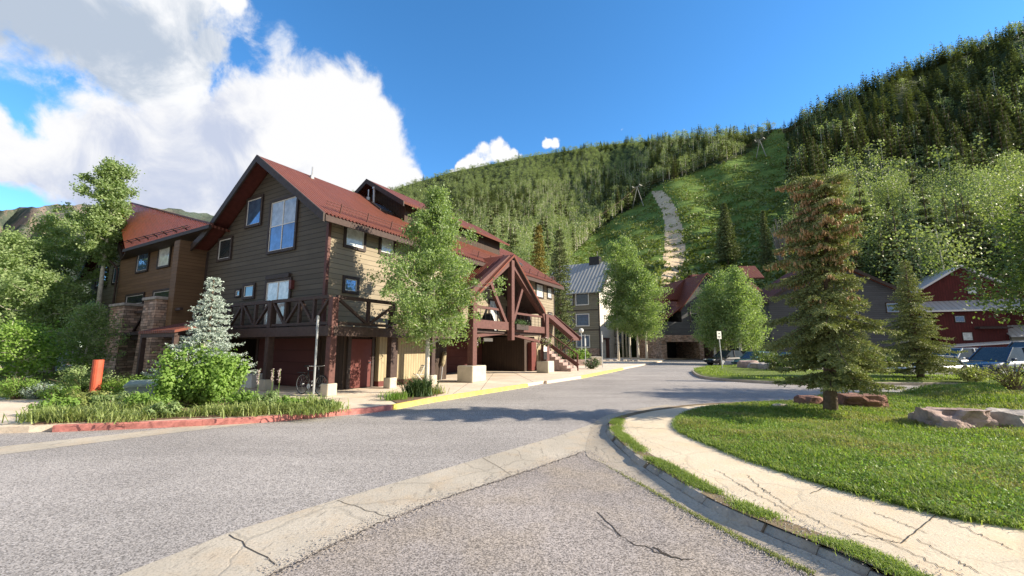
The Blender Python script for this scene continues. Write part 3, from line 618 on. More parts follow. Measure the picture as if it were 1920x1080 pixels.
# rows of trunks that stand along the edges of the ski run
edge=[(1050,512),(1062,490),(1074,474),(1086,460),(1098,448),(1112,437),(1126,428),(1140,418),(1154,408),(1166,402),(1178,396),(1190,384),(1200,378),(1210,366),(1218,354),(1228,346),(1240,342),(1252,338),(1268,333),(1284,329),(1300,323),(1316,317),(1332,311),(1348,305),(1364,300),(1380,294),(1394,288),(1408,280),(1420,270),(1430,258),(1440,248),(1450,238)]
for u,v in edge:
    for dx,dy in ((0,-1),(-7,-4)):
        p,r=hill(u+dx,v+dy-2); ct.append((r,u+dx,v+dy,p))
for u in np.arange(560,2060,3.2):
    if not(1392<u<1476):
        vr=lerp(RV,u); p,r=hill(u,vr+rng.uniform(.5,9)); ct.append((r,u+0.0,vr-25,p))
ct.sort(key=lambda q:q[0]); 
vis=[q for q in ct if q[1]<2010]; 
na=nc=0; VA=[];VC=[];TA=[]; lowcount=[0,0]
zones=[(1470,2400,'on the right hillside','right'),(1215,1470,'in the band above the ski run','band'),(0,1215,'on the slope left of the ski run','left')]
def zone(u):
    for a,b,l,k in zones:
        if a<=u<b: return l,k
    return zones[-1][2:]
for r,u,v,p in ct:
    con=species(u,v,rng.uniform()); hh=rng.uniform(.62,1.12)*(.95 if con else .86); 
    if not con and u>1500: hh*=1.1
    rot=rng.uniform(0,6.28); 
    vr=lerp(RV,u); hh*=(.8+.2*min(1,(v-vr)/60)) if v>vr-10 else rng.uniform(.7,1.15)
    if 1460<u<1500 and v<330: hh*=.7
    hidden=(u<735) or (u>2000)
    zl,zk=zone(u)
    if con and nc<300 and not hidden and r<420:
        o=thing('conifer','dark conifer standing '+zl,'conifer',p,rot,'conifers '+zl); o.scale=(hh*rng.uniform(.85,1.15),)*2+(hh,); k=rng.integers(NV)
        for me in (CTR[k],CON[k]):
            c=bpy.data.objects.new(me.name.split('.')[0],me); COL.objects.link(c); c.parent=o
        nc+=1
    elif not con and na<300 and not hidden and r<420:
        o=thing('aspen_tree','green aspen with pale trunk '+zl,'aspen tree',p,rot,'aspens '+zl); o.scale=(hh*rng.uniform(.85,1.2),)*2+(hh,); k=rng.integers(NV)
        for me in (ATR[k],ASP[k]):
            c=bpy.data.objects.new(me.name.split('.')[0],me); COL.objects.link(c); c.parent=o
        na+=1
    else:
        T=(LOWC if con else LOWA)[rng.integers(6)]; c,s=math.cos(rot),math.sin(rot); w=hh*rng.uniform(.85,1.2)*(1+max(0,r-350)/900)
        X=T*[w,w,hh]; X=np.stack([X[:,0]*c-X[:,1]*s+p.x,X[:,0]*s+X[:,1]*c+p.y,X[:,2]+p.z],1)
        (VC if con else VA).append(X); lowcount[con]+=1
        if not con and r<500: TA.append(LTA[0]*[1,1,hh]+np.array(p))
print('forest individuals',na,nc,'mass',lowcount)
VA=np.concatenate(VA);VC=np.concatenate(VC);nA=len(VA)//4;nC=len(VC)//4
polys=[np.arange(nA*4).reshape(-1,4),np.arange(nC*4).reshape(-1,4)+nA*4]
o=npmesh('forest',np.concatenate([VA,VC]),polys,['aspen_far','spruce_far']); mi=np.zeros(nA+nC,np.int32); mi[nA:]=1; o.data.polygons.foreach_set('material_index',mi); tag(o,'mixed aspen and conifer forest covering the upper hillside','forest',kind='stuff')
nt_=len(LTA[0]); V=np.concatenate(TA); Fi=(LTA[1][None]+np.arange(len(TA))[:,None,None]*nt_).reshape(-1,4)
o=npmesh('forest_trunks',V,[Fi],'bark_white'); tag(o,'pale trunks inside the hillside forest','tree trunks',kind='stuff')
# ================================================================== BUILDINGS
AX=math.atan2(.864,.503)      # long axis of the lodge
d1=Vector((.503,.864,0)); d2=Vector((-.864,.503,0)); C0=Vector((-6.95,15.4,0))
def Wp(u,v,k=0):   # picture -> (s,z) on the long street wall of the lodge, k metres proud of it
    r=ray(u,v); o=-d2; t=(C0.dot(o)+k)/r.dot(o); p=Vector((0,0,H))+r*t; q=p-C0; return q.dot(d1),p.z
def Bp(u,v,k=0):   # picture -> (w,z) on the gable wall
    r=ray(u,v); t=(C0.dot(d1)-k)/r.dot(d1); p=Vector((0,0,H))+r*t; q=p-C0; return q.dot(d2),p.z
class Fr:
    """a wall frame: o origin, u horizontal axis, n outward normal (parent-local, axis aligned)"""
    def __init__(s,o,u,n): s.o=Vector(o); s.u=Vector(u); s.n=Vector(n)
    def P(s,a,z,d): return s.o+s.u*a+s.n*d+Vector((0,0,z))
    def box(s,mb,a0,a1,z0,z1,d0,d1_):
        p=s.P(a0,z0,d0); q=s.P(a1,z1,d1_); mb.box(p.x,q.x,p.y,q.y,p.z,q.z); return mb
def window(par,fr,a0,a1,z0,z1,gl='glass_dark',tr='trim',nx=1,nz=1,tw=.11,dep=.07,name='window',sash='white',sill=True,gl2=None):
    a0,a1=sorted((a0,a1)); z0,z1=sorted((z0,z1)); m=MB()
    fr.box(m,a0,a0+tw,z0,z1,0,dep); fr.box(m,a1-tw,a1,z0,z1,0,dep); fr.box(m,a0+tw,a1-tw,z1-tw,z1,0,dep+.01); fr.box(m,a0+tw,a1-tw,z0,z0+tw,0,dep+.012)
    w=m.build(name,tr,par)
    i0,i1,j0,j1=a0+tw,a1-tw,z0+tw,z1-tw; m=MB(); s=.035
    fr.box(m,i0,i0+s,j0,j1,0,dep*.6); fr.box(m,i1-s,i1,j0,j1,0,dep*.6); fr.box(m,i0+s,i1-s,j1-s,j1,0,dep*.6); fr.box(m,i0+s,i1-s,j0,j0+s,0,dep*.6)
    for k in range(1,nx): c=i0+(i1-i0)*k/nx; fr.box(m,c-s*.6,c+s*.6,j0+s,j1-s,0,dep*.58)
    for k in range(1,nz): c=j0+(j1-j0)*k/nz; fr.box(m,i0+s,i1-s,c-s*.5,c+s*.5,0,dep*.5)
    m.build('sash',sash,w)
    jm=(j0+j1)/2 if gl2 else j1-s
    m=MB(); fr.box(m,i0+s,i1-s,j0+s,jm,0,.02); m.build('pane',gl,w)
    if gl2: m=MB(); fr.box(m,i0+s,i1-s,jm,j1-s,0,.021); m.build('pane',gl2,w)
    return w
# ---------------- main lodge : local x along the street, y to the left, z up
lod=thing('lodge','large grey-brown timber lodge with red metal gable roof and wraparound balcony','lodge',C0,AX)
Lx=20.4; We=9.15
def rz_(w): return 9.72-.70*abs(w-4.1) if w<8 else 6.99-.45*(w-8)
GF=Fr((0,0,0),(0,1,0),(-1,0,0)); SF=Fr((0,0,0),(1,0,0),(0,-1,0))
m=MB()
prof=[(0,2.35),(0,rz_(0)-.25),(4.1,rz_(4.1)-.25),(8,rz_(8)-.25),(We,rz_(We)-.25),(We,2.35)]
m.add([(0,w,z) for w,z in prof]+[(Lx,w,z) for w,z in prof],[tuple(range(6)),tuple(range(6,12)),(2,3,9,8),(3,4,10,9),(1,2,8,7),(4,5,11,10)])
m.build('wall','siding_shaded' ,lod)
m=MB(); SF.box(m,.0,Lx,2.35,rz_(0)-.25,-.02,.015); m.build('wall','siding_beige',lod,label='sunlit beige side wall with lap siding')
m=MB(); m.box(Lx-.5,Lx-.001,.002,2,0,2.35); m.box(17.0,Lx,.0,6,0,2.35); m.build('wall','siding_beige',lod)
# ground floor walls, recessed under the balconies
m=MB(); m.box(1.15,7.5,.25,6.15,0,2.32); m.box(1.15,1.3,6.15,8.9,2.0,2.32); m.box(1.3,7.5,8.7,8.9,0,2.32); m.box(7.5,17,3.4,8.9,0,2.32); m.box(15.3,17,.25,3.4,0,2.32); m.build('ground_floor_wall','dark_planks',lod); m=MB(); m.box(5.5,5.7,6.15,8.7,0,2.3); m.build('garage_dark_panel','black',lod)  # black panel painted for the darkness inside the open garage
SG=Fr((0,3.4,0),(1,0,0),(0,-1,0))
m=MB(); m.box(.02,9.0,-1.1,9.1,2.15,2.33); m.box(-.55,.02,-1.1,9.1,2.15,2.33); m.build('balcony_floor','dark_timber',lod)
# roof
m=MB(); th=.14
def roofpanel(m,x0,x1,wz,th=.12):
    m.slab([(x0,wz[0][0],wz[0][1]),(x1,wz[0][0],wz[0][1]),(x1,wz[1][0],wz[1][1]),(x0,wz[1][0],wz[1][1])],(0,0,-th))
roofpanel(m,-.65,Lx+.5,[(-.62,rz_(-.62)),(4.1,rz_(4.1))]); roofpanel(m,-.65,Lx+.5,[(4.1,rz_(4.1)),(8,rz_(8))]); roofpanel(m,-.65,Lx+.5,[(8,rz_(8)),(9.7,rz_(9.7))])
rf=m.build('roof','roof_red',lod)
m=MB()
for (w0,w1) in ((-.66,4.1),(4.1,8),(8,9.75)):
    z0,z1=rz_(w0),rz_(w1); m.slab([(-.72,w0,z0+.02),(-.72,w1,z1+.02),(-.72,w1,z1-.30),(-.72,w0,z0-.30)],(.075,0,0))
m.build('barge_board','trim',rf)
m=MB(); m.box(-.64,Lx+.5,-.70,-.625,6.12,6.36); m.build('fascia','dark_timber',rf); 
m=MB(); m.slab([(-.6,-.6,rz_(-.6)-.135),(-.6,4.1,rz_(4.1)-.135),(-.6,8,rz_(8)-.135),(-.02,8,rz_(8)-.135),(-.02,4.1,rz_(4.1)-.135),(-.02,-.6,rz_(-.6)-.135)],(0,0,-.02)); 
# soffit built per slope
m=MB(); m.slab([(-.64,-.62,rz_(-.62)-.13),(-.64,4.1,rz_(4.1)-.13),(-.01,4.1,rz_(4.1)-.13),(-.01,-.62,rz_(-.62)-.13)],(0,0,-.03)); m.slab([(-.64,4.1,rz_(4.1)-.13),(-.64,8,rz_(8)-.13),(-.01,8,rz_(8)-.13),(-.01,4.1,rz_(4.1)-.13)],(0,0,-.03)); m.slab([(-.64,8,rz_(8)-.13),(-.64,9.7,rz_(9.7)-.13),(-.01,9.7,rz_(9.7)-.13),(-.01,8,rz_(8)-.13)],(0,0,-.03)) ; m.build('soffit','soffit',rf)
# corrugation ends under the eave
m=MB()
for k in range(0,130): m.box(-.6+k*.16,-.6+k*.16+.08,-.74,-.62,6.36,6.42)
m.build('eave_edge','soffit',rf)
# snow guards
def snowguard(par,fr_pts,dz=.26,n=8):
    a,b=Vector(fr_pts[0]),Vector(fr_pts[1]); m=MB(); up=Vector(fr_pts[2])
    for k in (0,.10,.2): m.tube([a+up*(k+.10),b+up*(k+.10)],.016,5)
    for i in range(n):
        p=a+(b-a)*(i+.5)/n; m.beam(p-up*.02,p+up*.36,.05,.03)
    return m.build('snow_guard','red_timber',par)
snowguard(rf,[(-.3,-.15,rz_(-.15)),(6.2,-.15,rz_(-.15)),(0,-.25,1)],n=5)
snowguard(rf,[(9,-.15,rz_(-.15)),(20.4,-.15,rz_(-.15)),(0,-.25,1)],n=9)
for (s,w) in ((1.6,3.7),(4.9,3.7),(13.2,3.2)):
    m=MB(); z=rz_(w); m.tube([(s,w,z-.05),(s,w,z+.12)],.10,8); m.tube([(s,w,z+.1),(s,w,z+.55)],.03,6); m.build('vent_pipe','steel',rf)
m=MB(); m.tube([(5.1,3.5,rz_(3.5)-.05),(5.1,3.5,rz_(3.5)+.75)],.06,8); m.tube([(5.1,3.5,rz_(3.5)+.75),(5.1,3.5,rz_(3.5)+.85)],.1,8); m.build('flue_pipe','steel',rf)
# raised monitor roof behind the ridge
mz=lambda w:10.72-.62*abs(w-4.1)
ms=5.8; me_=15.3
m=MB(); pr=[(1.9,rz_(1.9)-.1),(1.9,mz(1.9)-.12),(4.1,mz(4.1)-.12),(6.3,mz(6.3)-.12),(6.3,rz_(6.3)-.1)]
m.add([(ms,w,z) for w,z in pr]+[(me_,w,z) for w,z in pr],[tuple(range(5)),tuple(range(5,10)),(0,1,6,5),(3,4,9,8)]); dm=m.build('dormer','dark_planks',lod)
m=MB(); roofpanel(m,ms-.7,me_+.4,[(1.3,mz(1.3)),(4.1,mz(4.1))]); roofpanel(m,ms-.7,me_+.4,[(4.1,mz(4.1)),(6.9,mz(6.9))]); m.build('dormer_roof','roof_red',dm)
m=MB()
for w0,w1 in ((1.25,4.1),(4.1,6.95)): m.slab([(ms-.76,w0,mz(w0)+.02),(ms-.76,w1,mz(w1)+.02),(ms-.76,w1,mz(w1)-.25),(ms-.76,w0,mz(w0)-.25)],(.06,0,0))
m.build('barge_board','trim',dm)
for (s0,s1,w0,w1) in ((4.6,5.5,2.4,3.1),(15.9,17.6,1.2,2.0)):
    m=MB(); m.slab([(s0,w0,rz_(w0)+.1),(s1,w0,rz_(w0)+.1),(s1,w1,rz_(w1)+.1),(s0,w1,rz_(w1)+.1)],(0,0,-.12)); sk=m.build('skylight','trim',rf)
    m=MB(); m.slab([(s0+.08,w0+.07,rz_(w0+.07)+.13),(s1-.08,w0+.07,rz_(w0+.07)+.13),(s1-.08,w1-.07,rz_(w1-.07)+.13),(s0+.08,w1-.07,rz_(w1-.07)+.13)],(0,0,-.03)); m.build('pane','glass_sky',sk)
# gable windows
def gw(u0,v0,u1,v1,k=0,**kw):
    a=Bp(u0,v0,k); b=Bp(u1,v1,k); return window(lod,GF,a[0],b[0],a[1],b[1],**kw)
gw(509,378,555,468,gl='glass_sky',nx=2,nz=2,gl2='glass_blind'); gw(465,374,491,422,gl='glass_sky'); gw(412,448,434,487,gl='glass_dark'); gw(458,533,478,560,gl='glass_dark')
gw(443,543,452,557,gl='glass_dark',tw=.06)
a=Bp(500,526); b=Bp(546,560); w=window(lod,GF,a[0],b[0],2.4,a[1],gl='glass_white',nx=2,name='balcony_door'); 
m=MB(); GF.box(m,a[0]-.1,b[0]+.1,a[1],a[1]+.16,0,.12); m.build('lintel','trim',lod)
a=Bp(548,527); m=MB(); GF.box(m,a[0]-.16,a[0],3.9,4.25,0,.14); m.build('wall_lamp','door_red',lod)
# street wall windows
def sw(u0,v0,u1,v1,k=0,**kw):
    a=Wp(u0,v0,k); b=Wp(u1,v1,k); return window(lod,SF,a[0],b[0],a[1],b[1],**kw)
sw(645,418,684,473,gl='glass_white'); sw(711,436,739,483,gl='glass_white')
window(lod,SF,8.6,9.5,5.5,6.35,gl='glass_white'); window(lod,SF,5.2,6.2,5.45,6.4,gl='glass_white')
sw(642,516,671,553,gl='glass_sky')
window(lod,SF,17.2,18.5,5.2,6.3,gl='glass_white',nx=2); window(lod,SF,19.1,20.0,5.3,6.25,gl='glass_white'); window(lod,SF,19.2,20.0,3.4,4.3,gl='glass_dark')
window(lod,SF,11.0,12.0,2.5,4.5,gl='glass_white',nx=2,name='balcony_door'); window(lod,SF,13.0,14.0,3.0,4.2,gl='glass_white'); window(lod,SF,15.1,16.0,3.0,4.1,gl='glass_dark')
m=MB(); SF.box(m,-.01,.09,2.35,6.3,-.02,.05); GF.box(m,-.05,.09,2.35,6.3,0,.03); m.build('corner_board','red_timber',lod)
m=MB(); GF.box(m,9.0,9.17,0,6.2,-.02,.03); m.build('corner_board','trim',lod); m=MB(); m.box(20.32,20.44,-.03,.05,0,6.2); m.build('corner_board','trim',lod)
# garage door on the gable side, entrance under it
GR=Fr((1.15,0,0),(0,1,0),(-1,0,0)); m=MB(); GR.box(m,1.75,6.0,.02,2.0,0,.06); g=m.build('garage_door','garage',lod)
m=MB(); GR.box(m,1.6,1.75,.0,2.1,0,.1); GR.box(m,6.0,6.15,0,2.1,0,.1); GR.box(m,1.75,6.0,2.0,2.12,0,.11); m.build('door_frame','dark_timber',g)
def sign_plate(par,fr,a,z,w,h,txt,n='number_sign',d=.13):
    m=MB(); fr.box(m,a-w/2,a+w/2,z-h/2,z+h/2,d-.03,d); return m.build(n,'white',par)
sign_plate(lod,GR,4.1,2.17,.55,.17,'',d=.14)
# doors & plank wall under the street balcony
SR=Fr((0,.25,0),(1,0,0),(0,-1,0))
m=MB(); SR.box(m,1.45,2.5,.03,1.95,0,.07); d=m.build('door','door_red',lod); m=MB(); SR.box(m,1.3,1.45,0,2.05,0,.1); SR.box(m,2.5,2.62,0,2.05,0,.1); m.build('door_frame','trim',d)
m=MB(); m.tube([(2.35,.14,1.0),(2.35,.08,1.0)],.03,8); m.build('door_handle','steel',d)
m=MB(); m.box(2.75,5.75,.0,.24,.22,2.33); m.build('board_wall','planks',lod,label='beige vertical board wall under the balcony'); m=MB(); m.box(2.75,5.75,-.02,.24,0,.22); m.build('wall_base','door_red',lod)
m=MB(); m.box(5.75,5.95,-.1,.25,0,2.33); m.build('post','dark_timber',lod)
# balcony posts and their concrete feet
def post(s,w,top,r=.13,mat='dark_timber',foot=.42,fr=.19,y=None):
    m=MB(); m.bbox(s-r,s+r,w-r,w+r,foot,top,.015); p=m.build('post',mat,lod); m=MB(); m.bbox(s-fr,s+fr,w-fr,w+fr,0,foot,.02); m.build('post_foot','concrete',p); return p
post(-.4,-1.1,3.35,.125,'red_timber'); post(2.6,-.85,3.3,.13); post(4.6,-1.25,3.3,.12); post(-.45,2.5,3.4,.12)
post(-.45,8.6,3.4,.12)
m=MB(); m.box(3.3,3.5,-.3,-.1,0,2.2); m.build('post','dark_timber',lod)
# trussed balcony railings
def truss(p,q,nb,z0=2.42,z1=3.38):
    m=MB(); p=Vector(p); q=Vector(q); d=q-p; U=d.normalized()
    e=lambda t,z:(p.x+d.x*t,p.y+d.y*t,z)
    m.beam(e(0,z1),e(1,z1),.14,.12); m.beam(e(0,z0+.04),e(1,z0+.04),.12,.10)
    for i in range(nb):
        a=i/nb; b=(i+1)/nb; 
        if i: m.beam(e(a,z0),e(a,z1),.11,.11)
        if i%2==0: m.beam(e(a+.01,z1-.04),e(b-.01,z0+.06),.10,.09)
        else: m.beam(e(a+.01,z0+.06),e(b-.01,z1-.04),.10,.09)
    return m.build('balcony_railing','dark_timber',lod)
truss((-.47,-1.0,0),(-.47,2.4,0),4); truss((-.47,2.6,0),(-.47,8.5,0),6); truss((-.3,-1.12,0),(2.5,-1.12,0),2); truss((2.7,-1.12,0),(4.5,-1.2,0),2); truss((4.7,-1.2,0),(6.7,-1.3,0),2)
m=MB(); m.box(-.62,-.44,-1.2,9.1,2.02,2.36); m.box(-.44,6.8,-1.25,-1.07,2.02,2.36); m.build('balcony_beam','dark_timber',lod)
# entrance canopy ------------------------------------------------
ca=lod; kF=-1.85
zA=6.72; cs=10.3
m=MB()
# roof planes from the timber gable back to the wall
def cro(s): return zA-.74*abs(s-cs)
m.slab([(cs,kF-.35,cro(cs)+.1),(cs,.3,cro(cs)+.1),(6.1,.3,cro(6.1)+.1),(6.1,kF-.35,cro(6.1)+.1)],(0,0,-.12)); m.slab([(cs,kF-.35,cro(cs)+.1),(cs,.3,cro(cs)+.1),(14.3,.3,cro(14.3)+.1),(14.3,kF-.35,cro(14.3)+.1)],(0,0,-.12))
cr=m.build('canopy_roof','roof_red_y',lod); m=MB(); m.slab([(cs,kF-.34,cro(cs)-.03),(cs,.0,cro(cs)-.03),(6.15,.0,cro(6.15)-.03),(6.15,kF-.34,cro(6.15)-.03)],(0,0,-.03)); m.slab([(cs,kF-.34,cro(cs)-.03),(cs,.0,cro(cs)-.03),(14.25,.0,cro(14.25)-.03),(14.25,kF-.34,cro(14.25)-.03)],(0,0,-.03)); m.build('soffit','dark_timber',cr)
m=MB()
def raft(s0,z0,s1,z1,y,w=.30,h=.52): m.beam((s0,y,z0),(s1,y,z1),w,h)
for y in (kF,): 
    raft(cs-.02,zA-.16,5.55,3.42,y); raft(cs+.02,zA-.16,14.5,3.85,y)
m.build('canopy_rafter','red_timber',lod)
m=MB(); m.beam((14.5,kF,4.05),(14.95,kF,3.0),.22,.42); m.bbox(14.68,15.12,kF-.2,kF+.2,.72,3.75,.02); pR=m.build('canopy_post','red_timber',lod); m=MB(); m.bbox(14.45,15.35,kF-.42,kF+.42,0,.74,.03); m.build('post_foot','concrete',pR)
m=MB(); m.bbox(6.65,7.0,kF-.17,kF+.17,.72,4.5,.02); pL=m.build('canopy_post','red_timber',lod); m=MB(); m.bbox(6.25,7.4,kF-.45,kF+.45,0,.76,.03); m.build('post_foot','concrete',pL)
m=MB(); m.bbox(cs-.16,cs+.16,kF-.28,kF+.02,2.0,6.5,.02); m.build('king_post','red_timber',lod)
m=MB(); m.beam((cs-.1,kF-.02,2.55),(8.25,kF-.02,5.0),.18,.2); m.beam((cs+.1,kF-.02,2.6),(11.7,kF-.02,5.0),.18,.2); m.build('canopy_brace','red_timber',lod)
m=MB(); m.box(6.9,cs-.16,kF-.12,kF+.1,2.55,2.98); m.box(cs+.16,14.7,kF-.1,kF+.1,2.5,2.9); m.build('canopy_beam','red_timber',lod)
m=MB(); m.beam((6.9,kF+.25,2.15),(cs,kF+.25,2.42),.14,.16); m.beam((cs,kF+.25,2.42),(14.7,kF+.25,1.95),.14,.16); m.build('canopy_brace','red_timber',lod)
m=MB(); m.box(6.9,14.8,kF+.1,.0,2.36,2.5); m.build('balcony_floor','dark_timber',lod)
m=MB(); m.beam((7.0,kF+.02,3.62),(9.6,kF+.02,3.62),.12,.12); m.beam((11.1,kF+.02,3.55),(14.6,kF+.02,3.55),.12,.12); m.build('railing_bar','red_timber',lod)
for k in range(17): s=7.1+k*.46; MB().tube([(s,kF+.03,2.9),(s,kF+.03,3.58)],.014,4).build('baluster','black',lod)
# dark side wall/eaves inside canopy
m=MB(); m.box(13.8,14.6,-1.0,-.3,2.5,4.8); m.build('canopy_wall','dark_timber',lod)
# driveway garage below the canopy
m=MB(); SG.box(m,8.2,15.3,.02,1.98,0,.05); g=m.build('garage_door','garage',lod)
m=MB(); SR.box(m,15.3,15.9,0,2.3,.01,.35); m.build('board_wall','dark_planks',lod)
m=MB(); m.box(15.75,16.45,-.42,-.1,.05,1.95); m.build('utility_door','door_red',lod,label='pinkish red cabinet door beside the garage')
m=MB(); m.slab([(16.5,-.45,.08),(17.75,-.45,.08),(17.75,-.45,1.45),(17.1,-.45,1.85),(16.5,-.45,1.45)],(0,.06,0)); m.build('gate','planks',lod,label='pale board gate with pointed top')
m=MB(); SF.box(m,10.0,10.9,1.95,2.14,.35,.40); m.build('number_sign','white',lod)
m=MB(); m.box(14.2,14.66,kF-.24,kF-.21,1.35,1.75); m.build('notice_sign','white',lod); m=MB(); m.box(14.2,14.66,kF-.24,kF-.21,.85,1.33); m.build('notice_board','black',lod)
m=MB(); 
for k in range(3): m.box(14.26,14.60,kF-.246,kF-.241,1.64-k*.09,1.66-k*.09)
m.build('sign_lettering','black',lod)
# outside stair at the far end
sA=Wp(1026,652,.6); m=MB()
for k in range(8): m.box(16.75+k*.0,17.9,-.6-.0*k-.28*(7-k)-.28,-.6-.28*(7-k),.0,.2+.19*k)
stp=m.build('stair','rock_pink',lod)
m=MB(); m.beam((17.95,-2.9,.35),(17.95,-.5,1.95),.08,.26); m.beam((17.95,-2.9,1.1),(17.95,-.5,2.75),.07,.07); m.beam((17.95,-2.85,0),(17.95,-2.85,1.15),.1,.1); m.beam((17.95,-.55,1),(17.95,-.55,2.8),.1,.1)
for k in range(7): m.beam((17.95,-2.6+.32*k,.6+.22*k),(17.95,-2.6+.32*k,1.3+.22*k),.03,.03)
m.build('stair_railing','red_timber',stp)
m=MB(); m.slab([(18.7,-2.1,2.25),(20.3,-2.1,2.25),(20.3,0,4.1),(18.7,0,4.1)],(0,0,-.14)); m.beam((18.65,-2.2,2.2),(18.65,0,4.0),.12,.28); m.beam((20.35,-2.2,2.2),(20.35,0,4.0),.12,.28); m.beam((18.9,-2.2,2.2),(18.2,-.4,.4),.09,.09); m.build('stair_roof','red_timber',lod)
# ---------------- stone and shingle wing on the left
wing=thing('lodge_wing','brown shingled wing with sloping red metal roof and two stacked stone piers','lodge wing',C0,AX)
wk=-.25; WF=Fr((wk,0,0),(0,1,0),(-1,0,0))
m=MB(); m.box(wk,8,9.2,19.2,2.3,6.9); m.build('wall','siding_brown',wing)
m=MB(); m.box(wk-.9,wk-.0,9.2,9.75,2.3,6.6) ; m.build('wall_return','siding_brown',wing)
m=MB(); m.box(wk+.8,8,9.2,19.2,0,2.3); m.build('ground_floor_wall','dark_planks',wing)
# left block with its own steep gable
m=MB(); bl=.35
pr=[(19.2,0),(19.2,6.9),(22.6,10.3),(26,6.9),(26,0)]
m.add([(bl,w,z) for w,z in pr]+[(12,w,z) for w,z in pr],[tuple(range(5)),tuple(range(5,10)),(0,1,6,5),(3,4,9,8)]); m.build('end_wall','siding_inn',wing)
m=MB(); m.slab([(bl-.5,18.6,6.4),(12,18.6,6.4),(12,22.6,10.5),(bl-.5,22.6,10.5)],(0,0,-.14)); m.slab([(bl-.5,26.6,6.4),(12,26.6,6.4),(12,22.6,10.5),(bl-.5,22.6,10.5)],(0,0,-.14)); m.build('end_roof','roof_red',wing)
m=MB(); m.slab([(bl-.56,18.5,6.35),(bl-.56,22.6,10.52),(bl-.56,22.6,10.15),(bl-.56,18.5,6.0)],(.07,0,0)); m.slab([(bl-.56,26.7,6.35),(bl-.56,22.6,10.52),(bl-.56,22.6,10.15),(bl-.56,26.7,6.0)],(.07,0,0)); m.build('barge_board','trim',wing)
EF=Fr((bl,0,0),(0,1,0),(-1,0,0))
for (u0,v0,u1,v1) in ((188,478,203,508),(184,508,200,538),(215,500,224,532)):
    a=Bp(u0,v0,-bl); b=Bp(u1,v1,-bl); window(wing,EF,a[0],b[0],a[1],b[1],gl='glass_sky')
# triangular sloping red roof
def Lp(u,v,k): a=Bp(u,v,k); return (-k,a[0],a[1])
Q=Lp(236,467,1.0); Rr=Lp(397,421,.78); Pp=Lp(219,387,-1.6); P2=Lp(246,380,-1.8)
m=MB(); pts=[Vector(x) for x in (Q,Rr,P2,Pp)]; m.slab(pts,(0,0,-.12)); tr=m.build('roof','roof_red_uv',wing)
uvl=tr.data.uv_layers.new(name='UVMap'); e=(Vector(Rr)-Vector(Q)).normalized(); rb=(Vector(Pp)-Vector(Q)).normalized()
for lp in tr.data.loops:
    p=tr.data.vertices[lp.vertex_index].co-Vector(Q); g=e.dot(rb); a=(p.dot(e)-g*p.dot(rb))/(1-g*g); b=(p.dot(rb)-g*p.dot(e))/(1-g*g); uvl.data[lp.index].uv=(a,b)
m=MB(); m.slab([Vector(P2)+Vector((.0,0,.0)),Vector(Rr),Vector(Rr)+Vector((5,0,-.4)),Vector(P2)+Vector((7,0,-3))],(0,0,-.12)); m.build('back_roof','roof_red',wing)
m=MB(); m.beam(Vector(Q)+Vector((-.05,.1,-.1)),Vector(Rr)+Vector((-.05,0,-.1)),.12,.16); m.build('gutter','trim',tr)
m=MB(); m.beam(Vector(P2),Vector(Rr)+Vector((0,0,.04)),.14,.08); m.beam(Vector(Pp),Vector(P2),.14,.08); m.build('ridge_cap','red_timber',tr)
nn=(Vector(Rr)-Vector(Q)).cross(Vector(Pp)-Vector(Q)).normalized(); nn=nn if nn.z>0 else -nn
q0=Vector(Q)+(Vector(Pp)-Vector(Q))*.07; q1=Vector(Rr)+(Vector(P2)-Vector(Rr))*.0
m=MB(); a=q0+nn*.12+e*.4; b=Vector(Q)+e*(e.dot(Vector(Rr)-Vector(Q))-1.6)+rb*.28+nn*.12
for k in (0,.1): m.tube([a+nn*k,b+nn*k],.018,5)
for k in range(7): p=a+(b-a)*(k+.5)/7; m.beam(p-nn*.15,p+nn*.14,.06,.04)
m.build('snow_guard','dark_timber',tr)
m=MB(); p=Vector(Pp)+e*2.2+Vector((0,0,-.15)); m.tube([p-Vector((0,0,.3)),p+Vector((0,0,.02))],.12,8); m.tube([p,p+Vector((0,0,.45))],.03,6); m.build('vent_pipe','steel',tr)
m=MB(); m.slab([Vector(Q)+Vector((0,0,-.13)),Vector(Rr)+Vector((0,0,-.13)),Vector((wk,9.2,6.9)),Vector((wk,19.2,6.85))],(0,0,-.05)); m.build('soffit','trim',tr)
m=MB(); m.tube([(wk-.5,19.15,6.7),(wk-.2,19.1,6.4),(wk-.12,19.05,6.1),(wk-.12,19.05,3.6)],.05,8); m.build('downspout','dark_timber',wing)
for (u0,v0,u1,v1,g) in ((260,474,278,509,'glass_sky'),(300,464,319,500,'glass_white'),(238,553,270,572,'glass_dark'),(289,545,324,564,'glass_dark'),(336,543,350,562,'glass_sky')):
    a=Bp(u0,v0,-wk); b=Bp(u1,v1,-wk); window(wing,WF,a[0],b[0],a[1],b[1],gl=g)
def pier(w0,w1,x0,x1,top):
    m=MB(); b=.12; rings=[]
    for z,k in ((0,b),(top*.5,b*.45),(top-.14,0)): rings.append([(x0-k,w0-k,z),(x1+k,w0-k,z),(x1+k,w1+k,z),(x0-k,w1+k,z)])
    m.loft(rings); p=m.build('stone_pier','stone',wing); m=MB(); m.bbox(x0-.08,x1+.08,w0-.08,w1+.08,top-.14,top,.02); m.build('pier_cap','rock_grey',p)
pier(13.75,15.55,-1.45,.1,3.85); pier(9.95,11.3,-1.5,.3,3.95); pier(20.5,21.9,-.3,.7,3.2)
